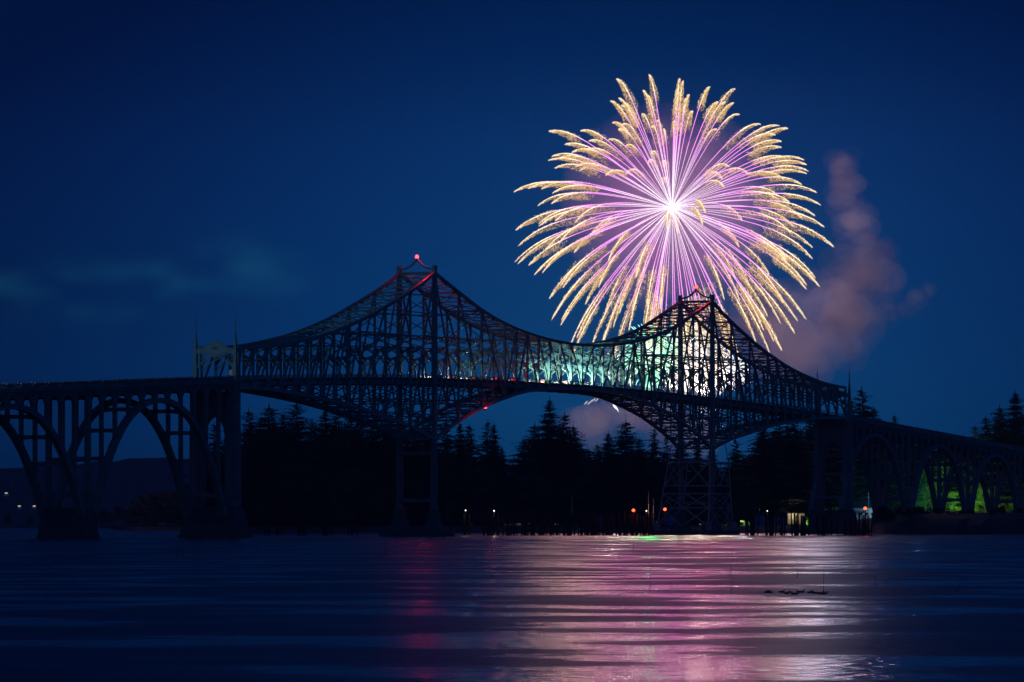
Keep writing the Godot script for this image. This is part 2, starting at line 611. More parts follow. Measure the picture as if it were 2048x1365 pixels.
	# crowns on the towers: two concave arms that meet under the beacon
	for p: int in [0, 26]:
		var st := new_st()
		var peak := L(p, WIDE * 0.5, 88.3)
		for t: float in [0.0, WIDE]:
			arc_plate(st, L(p, t, 85.0), L(p, lerpf(t, WIDE * 0.5, 0.62), 84.9), peak, 0.55, 0.6)
		bar(st, L(p, 0, 83.9), L(p, WIDE, 83.9), 0.5, 0.6)
		bar(st, L(p, 0, 83.6), L(p, WIDE * 0.5, 79.6), 0.5, 0.5)
		bar(st, L(p, WIDE, 83.6), L(p, WIDE * 0.5, 79.6), 0.5, 0.5)
		bar(st, L(p, 0, 75.2), L(p, WIDE * 0.5, 79.6), 0.5, 0.5)
		bar(st, L(p, WIDE, 75.2), L(p, WIDE * 0.5, 79.6), 0.5, 0.5)
		done(st, "tower_crown", M.steel, o)
	# portals with spires at both ends
	for p: float in [-15.35, 41.35]:
		var portal := Node3D.new()
		portal.name = "portal"
		o.add_child(portal, true)
		var y0 := road_y(p * PANEL)
		var st := new_st()
		var w := WIDE + 0.6
		var nseg := 24
		for i in nseg:
			# top edge rises to an ogee point, the lower edge is a shallow arch
			var us := [float(i) / nseg, float(i + 1) / nseg]
			var pts := []
			for u: float in us:
				var e := absf(u * 2.0 - 1.0)
				var hi := y0 + 9.2 + 2.9 * pow(1.0 - e, 1.7)
				var lo := y0 + 7.9 - 0.9 * maxf(0.0, 1.0 - e * 2.2) + (0.0 if e > 0.45 else -0.6 * (1.0 - e / 0.45))
				pts.append([L(p, u * w - 0.3, lo), L(p, u * w - 0.3, hi)])
			var d := Vector3(0.2, 0, 0)
			hexa(st, [pts[0][0] - d, pts[1][0] - d, pts[1][0] + d, pts[0][0] + d, pts[0][1] - d, pts[1][1] - d, pts[1][1] + d, pts[0][1] + d])
		done(st, "portal_plate", M.steel, portal)
		st = new_st()
		for t: float in [0.0, WIDE]:
			arc_plate(st, L(p, t, y0 + 3.6), L(p, lerpf(t, WIDE * 0.5, 0.2), y0 + 5.2), L(p, WIDE * 0.5, y0 + 7.6), 0.35, 0.42)
			for k in 2:
				var tt := lerpf(t, WIDE * 0.5, 0.16 + 0.16 * k)
				bar(st, L(p, tt, y0 + 4.8 + 0.9 * k), L(p, tt, y0 + 8.0), 0.16, 0.2)
		done(st, "portal_brace", M.steel, portal)
		# three small lancet openings shown as raised frames
		st = new_st()
		for k in [-1, 0, 1]:
			var hh := 0.95 if k == 0 else 0.65
			var base := L(p, WIDE * 0.5 + k * 0.62, y0 + 9.0)
			for e: float in [-0.24, 0.24]:
				bar(st, base + Vector3(-0.28 * signf(13 - p), 0, e), base + Vector3(-0.28 * signf(13 - p), hh, e * 0.2), 0.1, 0.1)
		done(st, "lancet_frame", M.dark, portal)
		for t: float in [-0.35, WIDE + 0.35]:
			st = new_st()
			var c := Vector2(p * PANEL, -t)
			frustum_box(st, y0 - 1.6, y0 + 4.0, c, Vector2(1.75, 1.5), c, Vector2(1.45, 1.2))
			frustum_box(st, y0 + 4.0, y0 + 11.0, c, Vector2(1.3, 1.05), c, Vector2(1.0, 0.8))
			frustum_box(st, y0 + 11.0, y0 + 13.4, c, Vector2(0.8, 0.66), c, Vector2(0.5, 0.44))
			frustum_box(st, y0 + 13.4, y0 + 19.6, c, Vector2(0.42, 0.36), c, Vector2(0.06, 0.06))
			done(st, "spire", M.steel, portal)

func rounded_shaft(st: SurfaceTool, c: Vector2, s: Vector2, y0: float, y1: float) -> void:
	var k := 0.18
	frustum_box(st, y0, y1, c, Vector2(s.x, s.y * (1 - 2 * k)), c, Vector2(s.x, s.y * (1 - 2 * k)))
	frustum_box(st, y0, y1 - 0.4, c, Vector2(s.x * (1 - 2 * k), s.y), c, Vector2(s.x * (1 - 2 * k), s.y))
	frustum_box(st, y0, y1 - 0.2, c, Vector2(s.x * (1 - k), s.y * (1 - k)), c, Vector2(s.x * (1 - k), s.y * (1 - k)))

func build_piers() -> void:
	# main piers: a pair of shafts on a flared footing
	for k in 2:
		var s := 0.0 if k == 0 else 26 * PANEL
		var o := thing("bridge_pier", ["tall concrete pier under the tower nearer the viewer", "concrete pier under the farther tower, wrapped in scaffolding"][k], "pier", B(s, 0, 0), turn, "piers under the steel towers")
		for t: float in [0.2, WIDE - 0.2]:
			var st := new_st()
			rounded_shaft(st, Vector2(0, -t), Vector2(2.9, 1.6), 6.0, 29.6)
			frustum_box(st, 29.4, 30.2, Vector2(0, -t), Vector2(3.2, 1.9), Vector2(0, -t), Vector2(2.4, 1.4))
			frustum_box(st, 8.8, 9.6, Vector2(0, -t), Vector2(3.3, 2.0), Vector2(0, -t), Vector2(3.0, 1.75))
			done(st, "shaft", M.concrete, o)
		var st2 := new_st()
		var z := -WIDE * 0.5
		for t: float in [0.2, WIDE - 0.2]:
			frustum_box(st2, 4.5, 9.0, Vector2(0, -t), Vector2(4.8, 3.4), Vector2(0, -t), Vector2(3.3, 1.9))
			frustum_box(st2, 1.6, 4.5, Vector2(0, -t), Vector2(7.4, 6.0), Vector2(0, -t), Vector2(4.9, 3.5))
		frustum_box(st2, -3.0, 1.6, Vector2(0, z), Vector2(10.5, WIDE + 9.5), Vector2(0, z), Vector2(10.2, WIDE + 9.2))
		done(st2, "footing", M.dark_concrete, o)
		for e in 2:
			var sw := new_st()
			box(sw, Vector3(0, 11.5 + 15.0 * e, z), Vector3(1.2, 1.1, WIDE - 1.9))
			done(sw, "cross_wall", M.concrete, o)
	# anchor piers between steel and concrete spans
	for k in 2:
		var s := -15.0 * PANEL - 3.4 if k == 0 else 41.0 * PANEL + 3.4
		var o := thing("anchor_pier", ["broad concrete pier where the steel meets the wide near arches", "broad concrete pier at the far end of the steel truss"][k], "pier", B(s, 0, 0), turn, "piers at the ends of the steel truss")
		var y1 := road_y(s) - 0.9
		var under := 43.2 if k == 0 else 42.6
		for t: float in [0.4, WIDE - 0.4]:
			var st := new_st()
			rounded_shaft(st, Vector2(0, -t), Vector2(5.6, 3.4), 4.0, under)
			frustum_box(st, under, y1, Vector2(-0.9 if k == 0 else 0.9, -t), Vector2(3.4, 3.2), Vector2(-0.9 if k == 0 else 0.9, -t), Vector2(3.4, 3.2))
			# pilasters with rounded heads
			for e: float in [-1.0, 1.0]:
				frustum_box(st, 11.5, 31.5, Vector2(e * 2.9, -t), Vector2(0.8, 2.2), Vector2(e * 2.9, -t), Vector2(0.8, 2.2))
				frustum_box(st, 31.5, 32.8, Vector2(e * 2.9, -t), Vector2(0.8, 2.2), Vector2(e * 2.8, -t), Vector2(0.3, 1.0))
				frustum_box(st, 10.6, 11.5, Vector2(e * 2.9, -t), Vector2(1.2, 2.7), Vector2(e * 2.9, -t), Vector2(1.0, 2.5))
			done(st, "shaft", M.concrete, o)
		# arched wall between the shafts
		var st3 := new_st()
		var n := 16
		for i in n:
			var p := []
			for j in 2:
				var u := float(i + j) / n
				var t := lerpf(2.0, WIDE - 2.0, u)
				var e := absf(u * 2 - 1)
				var lo := 28.0 + 7.6 * sqrt(maxf(0.0, 1.0 - e * e))
				p.append([Vector3(-1.6, lo, -t), Vector3(1.6, lo, -t), Vector3(-1.6, under - 0.2, -t), Vector3(1.6, under - 0.2, -t)])
			hexa(st3, [p[0][0], p[1][0], p[1][1], p[0][1], p[0][2], p[1][2], p[1][3], p[0][3]])
		done(st3, "arched_wall", M.concrete, o)
		st3 = new_st()
		frustum_box(st3, 0.8, 9.2, Vector2(0, -WIDE * 0.5), Vector2(10.0, WIDE + 6.4), Vector2(0, -WIDE * 0.5), Vector2(6.2, WIDE + 2.8))
		frustum_box(st3, -3.0, 0.8, Vector2(0, -WIDE * 0.5), Vector2(11.4, WIDE + 7.4), Vector2(0, -WIDE * 0.5), Vector2(11.0, WIDE + 7.0))
		done(st3, "footing", M.dark_concrete, o)

func arch_y(n: float) -> float:       # 0 at the crown, 1 at the springing
	return 0.63 * n * n + 0.37 * n * n * n * n

func build_arch(s0: float, s1: float, crown: float, foot: float, bays: int, label: String, ends: Array) -> void:
	var sc := (s0 + s1) * 0.5
	var half := (s1 - s0) * 0.5
	var o := thing("arch_span", label, "bridge", B(sc, 0, 0), turn, "concrete arches of the approaches")
	for t: float in [0.0, WIDE]:
		var st := new_st()
		var last := []
		for i in 41:
			var n := -1.0 + i / 20.0
			var y := crown - (crown - foot) * arch_y(absf(n))
			var slope := -(crown - foot) * (1.26 * absf(n) + 1.48 * pow(absf(n), 3.0)) * signf(n) / half
			var nm := Vector3(-slope, 1, 0).normalized() * lerpf(0.75, 1.15, n * n)
			var c := Vector3(n * half, y, -t)
			var w := Vector3(0, 0, 0.85)
			var ring := [c - nm - w, c - nm + w, c + nm + w, c + nm - w]
			if last:
				hexa(st, [last[0], ring[0], ring[1], last[1], last[3], ring[3], ring[2], last[2]])
			last = ring
		done(st, "arch_rib", M.concrete, o)
	# deck edge reach: half the gap to the neighbours
	var a: float = ends[0] - sc
	var b: float = ends[1] - sc
	var step := (b - a) / bays
	var cap_h := 2.6
	for i in range(0, bays + 1):
		var x := a + step * i
		var n := x / half
		var deck := road_y(sc + x) - 1.9
		if (i == 0 and ends[2]) or (i == bays and ends[3]):
			continue
		var lo: float = foot if absf(n) > 1.0 else crown - (crown - foot) * arch_y(absf(n)) + 0.6
		if deck - lo > 0.6:
			for t: float in [0.0, WIDE]:
				member("column", Vector3(x, lo, -t), Vector3(x, deck, -t), 1.1, 0.95, M.concrete, o)
			member("cap_beam", Vector3(x, deck - 0.75, -0.6), Vector3(x, deck - 0.75, -WIDE + 0.6), 0.7, 1.5, M.concrete, o)
	for i in bays:
		# little round-headed arches between the columns
		var x0 := a + step * i
		for t: float in [0.0, WIDE]:
			var st := new_st()
			for j in 8:
				var p := []
				for e in 2:
					var u := float(j + e) / 8.0
					var x := x0 + step * u
					var k := absf(u * 2.0 - 1.0)
					var deck := road_y(sc + x) - 1.85
					var rise := 1.9 * sqrt(maxf(0.0, 1.0 - pow(minf(1.0, k / 0.74), 2.0)))
					p.append([Vector3(x, deck - cap_h + rise, -t), Vector3(x, deck, -t)])
				var w := Vector3(0, 0, 0.35)
				hexa(st, [p[0][0] - w, p[1][0] - w, p[1][0] + w, p[0][0] + w, p[0][1] - w, p[1][1] - w, p[1][1] + w, p[0][1] + w])
			done(st, "spandrel_arch", M.concrete, o)
	# struts between the ribs
	for n: float in [-0.93, -0.78, -0.6, -0.36, 0.36, 0.6, 0.78, 0.93]:
		var y := crown - (crown - foot) * arch_y(absf(n))
		var st := new_st()
		for j in 8:
			var p := []
			for e in 2:
				var u := float(j + e) / 8.0
				var k := absf(u * 2.0 - 1.0)
				p.append(Vector3(n * half, y - 0.55 - 0.7 * pow(k, 3.0), -u * WIDE))
			var w := Vector3(0.5, 0, 0)
			var up := Vector3(0, y + 0.55, 0)
			hexa(st, [p[0] - w, p[1] - w, p[1] + w, p[0] + w, Vector3(p[0].x - 0.5, up.y, p[0].z), Vector3(p[1].x - 0.5, up.y, p[1].z), Vector3(p[1].x + 0.5, up.y, p[1].z), Vector3(p[0].x + 0.5, up.y, p[0].z)])
		done(st, "cross_strut", M.concrete, o)
	# slab, kerbed roadway and balustrades
	var slab := new_st()
	var road := new_st()
	for i in bays:
		var x0 := a + step * i
		var y0 := road_y(sc + x0)
		var x1 := x0 + step
		var y1 := road_y(sc + x1)
		bar(slab, Vector3(x0, y0 - 1.45, -WIDE * 0.5), Vector3(x1, y1 - 1.45, -WIDE * 0.5), WIDE + 1.6, 0.8)
		bar(slab, Vector3(x0, y0 - 0.65, -WIDE * 0.5), Vector3(x1, y1 - 0.65, -WIDE * 0.5), WIDE + 2.4, 0.8)
		bar(road, Vector3(x0, y0 - 0.14, -WIDE * 0.5), Vector3(x1, y1 - 0.14, -WIDE * 0.5), WIDE - 1.0, 0.22)
	done(slab, "slab", M.concrete, o)
	done(road, "roadway", M.asphalt, o)
	for t: float in [-0.9, WIDE + 0.9]:
		var st := new_st()
		for i in bays:
			var x0 := a + step * i
			var y0 := road_y(sc + x0)
			var x1 := x0 + step
			var y1 := road_y(sc + x1)
			bar(st, Vector3(x0, y0 + 0.92, -t), Vector3(x1, y1 + 0.92, -t), 0.34, 0.22)
			bar(st, Vector3(x0, y0 - 0.1, -t), Vector3(x1, y1 - 0.1, -t), 0.34, 0.35)
			for k in 12:
				var u := (k + 0.5) / 12.0
				var x := lerpf(x0, x1, u)
				var y := lerpf(y0, y1, u)
				bar(st, Vector3(x, y, -t), Vector3(x, y + 0.85, -t), 0.22, 0.26)
		done(st, "balustrade", M.concrete, o)
		for i in bays + 1:
			var x := a + step * i
			var y := road_y(sc + x)
			member("rail_post", Vector3(x, y - 0.3, -t), Vector3(x, y + 1.32, -t), 0.5, 0.55, M.concrete, o)

func build_approaches() -> void:
	build_arch(-230.5, -149.5, 39.4, 6.8, 11, "near concrete arch between the steel truss and the first water pier", [-234.0, -145.0, false, true])
	build_arch(-318.0, -237.5, 36.0, 6.8, 11, "concrete arch cut off by the left edge of the picture", [-321.5, -234.0, false, false])
	build_arch(-402.0, -325.0, 32.0, 6.8, 10, "concrete arch beyond the left edge, only its end seen", [-405.0, -321.5, false, false])
	build_arch(376.5, 449.5, 38.4, 8.8, 9, "far concrete arch beside the broad end pier and lit house", [386.0, 453.2, true, false])
	build_arch(457.0, 522.5, 35.1, 9.2, 9, "far concrete arch with the bluish lamp shining under it", [453.2, 526.5, false, false])
	build_arch(530.5, 590.0, 32.2, 9.6, 9, "far concrete arch over the brightest green foliage", [526.5, 594.0, false, false])
	build_arch(598.0, 654.0, 29.0, 9.8, 8, "concrete arch leaving the picture at the right edge", [594.0, 657.0, false, false])
	var spots := [[-234.0, 0.0, 8.6, "dark flared water pier between the two near concrete arches"], [-321.5, 0.0, 8.6, "water pier just beyond the left edge of the picture"],
		[453.2, 2.0, 10.2, "land pier between the arches beside the white house"], [526.5, 2.0, 10.4, "land pier left of the brightest green foliage"], [594.0, 2.0, 10.6, "land pier nearest the right edge of the picture"]]
	for q: Array in spots:
		var wet: bool = q[1] == 0.0
		var o := thing("arch_pier", q[3], "pier", B(q[0], 0, 0), turn, "piers under the concrete arches")
		var st := new_st()
		var z := -WIDE * 0.5
		if wet:
			frustum_box(st, -3.0, 1.0, Vector2(0, z), Vector2(10.4, WIDE + 2.6), Vector2(0, z), Vector2(10.0, WIDE + 2.2))
			frustum_box(st, 1.0, q[2], Vector2(0, z), Vector2(9.6, WIDE + 1.8), Vector2(0, z), Vector2(7.6, WIDE + 0.4))
		else:
			for t: float in [0.0, WIDE]:
				var sf := new_st()
				frustum_box(sf, -1.0, q[2], Vector2(0, -t), Vector2(8.6, 3.0), Vector2(0, -t), Vector2(7.6, 2.0))
				done(sf, "footing", M.dark_concrete, o)
		if wet: done(st, "footing", M.dark_concrete, o)
		var up := road_y(q[0]) - 2.0
		for t: float in [0.0, WIDE]:
			member("pilaster", Vector3(0, q[2], -t), Vector3(0, up, -t), 1.5, 1.3, M.concrete, o)
		member("tie_beam", Vector3(0, up - 1.0, -0.5), Vector3(0, up - 1.0, -WIDE + 0.5), 1.0, 2.0, M.concrete, o)
		member("tie_beam", Vector3(0, 22.0, -0.5), Vector3(0, 22.0, -WIDE + 0.5), 0.8, 1.2, M.concrete, o)

func build_beacons() -> void:
	var spec := [[B(0, WIDE * 0.5, 88.4), "red beacon glowing on the peak of the nearer tower", M.red_lamp, Color(1, 0.1, 0.12), 85.0, 0.6],
		[B(26 * PANEL, WIDE * 0.5, 88.4), "orange red beacon on the farther tower before the firework", M.orange_lamp, Color(1, 0.2, 0.06), 120.0, 0.6],
		[B(4.35 * PANEL, 0.2, bot_y(4) - 0.6), "red navigation light hanging under the main span", M.red_lamp, Color(1, 0.1, 0.1), 13.0, 0.5]]
	for q: Array in spec:
		var o := thing("beacon_light", q[1], "beacon", q[0], turn, "red warning lights on the bridge")
		var st := new_st()
		lathe(st, [Vector2(0.0, -0.5), Vector2(0.35, -0.5), Vector2(0.35, 0.1), Vector2(0.0, 0.1)], 10)
		done(st, "lamp_base", M.dark, o)
		var r: float = q[5]
		var st2 := new_st()
		lathe(st2, [Vector2(0.0, 0.0), Vector2(r * 0.75, r * 0.15), Vector2(r, r * 0.7), Vector2(r * 0.8, r * 1.4), Vector2(r * 0.4, r * 1.8), Vector2(0.0, r * 1.9)], 12, Vector3(0, 0.1, 0))
		done(st2, "lamp_lens", q[2], o)
		omni(o, Vector3(0, r * 2.4 + 0.8, 1.6) if q[5] > 0.55 else Vector3(0.5, -2.2, 2.6), q[3], q[4], 0.6)

# ------------------------------------------------------------------ traffic and signs
func make_car(paint: StandardMaterial3D, lit: bool) -> Node3D:
	var o := thing("car", "car", "car")
	o.set_meta("group", "cars on the bridge")
	var st := new_st()
	# body along +x
	var prof := [Vector2(-2.2, 0.35), Vector2(-2.25, 0.85), Vector2(-1.7, 0.95), Vector2(-1.15, 1.42), Vector2(0.45, 1.45), Vector2(1.15, 0.98), Vector2(2.1, 0.82), Vector2(2.25, 0.4)]
	for i in prof.size():
		var p: Vector2 = prof[i]
		var q: Vector2 = prof[(i + 1) % prof.size()]
		quad(st, Vector3(p.x, p.y, -0.88), Vector3(p.x, p.y, 0.88), Vector3(q.x, q.y, 0.88), Vector3(q.x, q.y, -0.88))
	for e: float in [-0.88, 0.88]:
		for i in range(1, prof.size() - 1):
			st.add_vertex(Vector3(prof[0].x, prof[0].y, e))
			st.add_vertex(Vector3(prof[i].x, prof[i].y, e))
			st.add_vertex(Vector3(prof[i + 1].x, prof[i + 1].y, e))
	done(st, "body", paint, o)
	st = new_st()
	box(st, Vector3(-0.35, 1.2, 0.0), Vector3(1.5, 0.34, 1.79))
	done(st, "side_window", M.glass, o)
	for x: float in [-1.4, 1.4]:
		for z: float in [-0.8, 0.8]:
			var wst := new_st()
			for k in 12:
				var a := TAU * k / 12.0
				var b := TAU * (k + 1) / 12.0
				quad(wst, Vector3(x + cos(a) * 0.33, 0.33 + sin(a) * 0.33, z - 0.11), Vector3(x + cos(b) * 0.33, 0.33 + sin(b) * 0.33, z - 0.11), Vector3(x + cos(b) * 0.33, 0.33 + sin(b) * 0.33, z + 0.11), Vector3(x + cos(a) * 0.33, 0.33 + sin(a) * 0.33, z + 0.11))
				for e: float in [-0.11, 0.11]:
					wst.add_vertex(Vector3(x, 0.33, z + e))
					wst.add_vertex(Vector3(x + cos(a) * 0.33, 0.33 + sin(a) * 0.33, z + e))
					wst.add_vertex(Vector3(x + cos(b) * 0.33, 0.33 + sin(b) * 0.33, z + e))
			done(wst, "wheel", M.rubber, o)
	for z: float in [-0.64, 0.64]:
		var tst := new_st()
		box(tst, Vector3(-2.27, 0.78, z), Vector3(0.1, 0.24, 0.42))
		done(tst, "tail_light", M.tail, o)
		tst = new_st()
		box(tst, Vector3(2.2, 0.72, z), Vector3(0.14, 0.2, 0.4))
		done(tst, "headlight", M.white_lamp, o)
	return o

func headlights(o: Node3D, energy: float, tint := Color(0.84, 1.0, 0.95)) -> void:
	var l := SpotLight3D.new()
	l.name = "headlight_beam"
	l.position = Vector3(2.5, 0.75, 0)
	l.rotation = Vector3(0.05, -PI / 2, 0)
	l.spot_angle = 34.0
	l.spot_angle_attenuation = 1.0
	l.spot_range = 400.0
	l.spot_attenuation = 2.0
	l.light_color = tint
	l.light_energy = energy
	l.light_size = 0.3
	l.shadow_enabled = true
	o.add_child(l)
	var r := OmniLight3D.new()
	r.name = "tail_light_glow"
	r.position = Vector3(-2.6, 0.8, 0)
	r.light_color = Color(1, 0.15, 0.1)
	r.light_energy = 6.0
	r.light_size = 0.2
	r.omni_range = 60.0
	r.omni_attenuation = 2.0
	r.shadow_enabled = true
	o.add_child(r)

func build_traffic() -> void:
	var paints := [plain("silver_car_paint", 0.4, 0.41, 0.43, 0.3), plain("dark_car_paint", 0.05, 0.06, 0.08, 0.3), plain("white_car_paint", 0.7, 0.7, 0.7, 0.35)]
	var spots := [[10.0, 60.0, "rearmost car with red tail lights just past the nearer tower"], [24.0, 0.0, "second car with red tail lights after the nearer tower"], [40.0, 0.0, "third car with red tail lights along the steel span"], [58.0, 0.0, "car with red tail lights before the small white sign at mid span"],
		[74.0, 700.0, "car whose headlights wash the mid span trusses green"], [98.0, 1100.0, "car beside the small white sign at mid span, headlights on"], [118.0, 600.0, "car with tail lights at the lowest dip of the top chord"], [134.0, 0.0, "foremost car with red tail lights in front of the green burst"], [-392.0, 5000.0, "car coming onto the bridge at the left edge, headlights on"]]
	for i in spots.size():
		var q: Array = spots[i]
		var c := make_car(paints[i % 3], true)
		c.name = numbered("car_x").replace("car_x", "car") if i > 0 else "car"
		c.set_meta("label", q[2])
		var s: float = q[0]
		c.position = B(s, WIDE * 0.5 - 2.4, road_y(s) + 0.02)
		c.rotation.y = turn
		c.rotation.z = 0.0
		if q[1] > 0.0: headlights(c, q[1], Color(0.84, 1.0, 0.95) if s > 0.0 else Color(0.72, 0.86, 1.0))
	for i in 9:
		var c := make_car(paints[(i + 1) % 3], true)
		c.name = numbered("oncoming_car")
		tag(c, ["oncoming car nearest the steel tower on the left, headlights on", "second oncoming car left of the white sign", "oncoming car just left of the tall white sign", "oncoming car just right of the tall white sign", "oncoming car between the two small signs", "oncoming car just left of the wide pale sign", "oncoming car just right of the wide pale sign", "oncoming car under the lowest dip of the top chord", "oncoming car farthest along the main span, by the green burst"][i], "car", "cars coming towards the viewer on the bridge")
		var s := 33.0 + i * 12.2 + (i % 2) * 2.5
		c.position = B(s, WIDE * 0.5 + 2.3, road_y(s) + 0.02)
		c.rotation.y = turn + PI
		headlights(c, 60.0)
	# small road signs
	for q: Array in [[B(-143.5, 0.6, road_y(-143.5)), 1.3, 1.5, "white sign on a post inside the nearer portal"], [B(73.5, 0.4, road_y(73.5)), 1.2, 1.5, "tall white sign above the railing left of mid span"], [B(103.0, 0.4, road_y(103.0)), 1.8, 0.9, "wide pale sign above the railing at mid span"]]:
		var o := thing("road_sign", q[3], "sign", q[0], 0.0, "road signs on the bridge")
		member("post", Vector3.ZERO, Vector3(0, 2.2, 0), 0.1, 0.1, M.galv, o)
		member("panel", Vector3(-q[1] * 0.5, 2.2, 0.08), Vector3(q[1] * 0.5, 2.2, 0.08), 0.06, q[2], M.white, o)

# ------------------------------------------------------------------ trees
func leaf(st: SurfaceTool, a: Vector3, b: Vector3, w: Vector3) -> void:
	st.add_vertex(a)
	st.add_vertex(b + w)
	st.add_vertex(b - w)

func make_spruce(sd: int, lean: float, sparse: float, spread: float, power: float) -> Node3D:    # 30 m tall, spread about 6.5 m
	rng.seed = sd
	var o := Node3D.new()
	o.name = "spruce_source"
	var h := 30.0
	var st := new_st()
	var pts := []
	var rad := []
	for i in 9:
		var u := i / 8.0
		pts.append(Vector3(lean * u * u + rng.randf_range(-0.1, 0.1), h * u, rng.randf_range(-0.1, 0.1)))
		rad.append(lerpf(0.52, 0.03, pow(u, 0.8)))
	tube(st, pts, rad, 7)
	done(st, "trunk", M.bark, o)
	st = new_st()
	var y := h * rng.randf_range(0.07, 0.13)
	while y < h * 0.985:
		var u := y / h
		var reach := (0.15 + spread * pow(1.0 - u, power)) * rng.randf_range(0.62, 1.12)
		if u < 0.25: reach *= 0.8 + 0.8 * u
		var count := 5 + int(3.0 * (1.0 - u)) + rng.randi() % 2
		var a0 := rng.randf() * TAU
		var axis := Vector3(lean * u * u, y, 0)
		for k in count:
			if rng.randf() < sparse: continue
			var a := a0 + TAU * k / count + rng.randf_range(-0.35, 0.35)
			var len := reach * rng.randf_range(0.6, 1.16)
			var d := Vector3(cos(a), 0, sin(a))
			var side := Vector3(-sin(a), 0, cos(a))
			var lift := rng.randf_range(-0.12, 0.46) if u < 0.9 else rng.randf_range(0.3, 0.8)
			var n := maxi(4, int(len * 1.9))
			for j in n:
				var v := (j + 0.6) / n
				var p := axis + d * len * v + Vector3(0, len * (lift * v - 0.42 * v * v + (0.16 * v * v * v if u < 0.8 else 0.0)), 0)
				var w := lerpf(1.25, 0.4, v) * rng.randf_range(0.7, 1.35) * (0.16 + 0.95 * pow(1.0 - u, 0.8))
				for e: float in [-1.0, 1.0]:
					# side spray and a hanging spray
					var tip := p + side * e * w * 1.25 + d * w * 0.7 + Vector3(0, rng.randf_range(-0.5, 0.12) * w, 0)
					leaf(st, p - d * 0.2 * w, tip, d * 0.42 * w + Vector3(0, 0.26 * w, 0))
					var hang := p + side * e * w * 0.45 + Vector3(rng.randf_range(-0.2, 0.2), -w * rng.randf_range(0.6, 1.3), 0)
					leaf(st, p + Vector3(0, 0.2 * w, 0), hang, d * 0.55 * w)
				if j == n - 1:
					leaf(st, p + d * 0.7 + Vector3(0, 0.1, 0), p - d * 0.4, side * 0.2)
		y += lerpf(0.95, 0.42, u) * rng.randf_range(0.8, 1.25)
	for k in 6:
		var a := TAU * k / 6.0
		leaf(st, Vector3(lean, h + 1.1, 0), Vector3(lean, h - 1.4, 0), Vector3(cos(a), 0, sin(a)) * 0.16)
	done(st, "crown", M.dark_foliage, o)
	return o

func make_broadleaf(sd: int, squat: float) -> Node3D:     # 12 m tall
	rng.seed = sd
	var o := Node3D.new()
	o.name = "broadleaf_source"
	var st := new_st()
	tube(st, [Vector3.ZERO, Vector3(0.2, 3, 0.1), Vector3(-0.1, 6, 0), Vector3(0.3, 9.5, 0)], [0.32, 0.26, 0.18, 0.05], 6)
	var clumps := []
	for i in 34:
		var a := rng.randf() * TAU
		var v := rng.randf()
		var r := 4.3 * squat * sqrt(rng.randf()) * (1.15 - 0.75 * v)
		var c := Vector3(cos(a) * r, 1.8 + 9.6 * v, sin(a) * r)
		clumps.append([c, rng.randf_range(0.9, 1.9)])
		tube(st, [Vector3(0, c.y * 0.55, 0), c.lerp(Vector3(0, c.y * 0.7, 0), 0.4), c], [0.11, 0.07, 0.02], 4)
	done(st, "trunk", M.bark, o)
	st = new_st()
	for q: Array in clumps:
		for k in 110:
			var d := Vector3(rng.randfn(), rng.randfn() * 0.75, rng.randfn()).normalized()
			var p: Vector3 = q[0] + d * q[1] * pow(rng.randf(), 0.4)
			var e := Vector3(rng.randfn(), rng.randfn(), rng.randfn()).normalized() * 0.34
			var f := e.cross(d).normalized() * 0.2
			quad(st, p - e, p + f, p + e, p - f)
	done(st, "crown", M.leaves, o)
	return o

func plant(src: Node3D, called: String, x: float, ytop: float, z: float, wide: float, label: String, group: String) -> Node3D:
	var o: Node3D = src.duplicate()
	o.name = numbered(called)
	add_child(o)
	var tall := 30.0 if called.contains("spruce") else 12.0
	var base := at(x, HORIZON, z)
	base.y = ground_y(x, z) - 0.4
	var h := at(x, ytop, z).y - base.y
	var k := h / tall
	o.position = base
	if called.contains("spruce"): wide *= 1.22
	o.scale = Vector3(k * wide, k, k * wide)
	o.rotation.y = rng.randf() * TAU
	tag(o, label, "tree", group)
	if called in ["spit_tree", "bank_shrub", "distant_tree", "shore_tree"]: (o.get_node("crown") as MeshInstance3D).material_override = M.dark_foliage  # crowns away from the lamps: shade put in as the darker needle colour
	return o

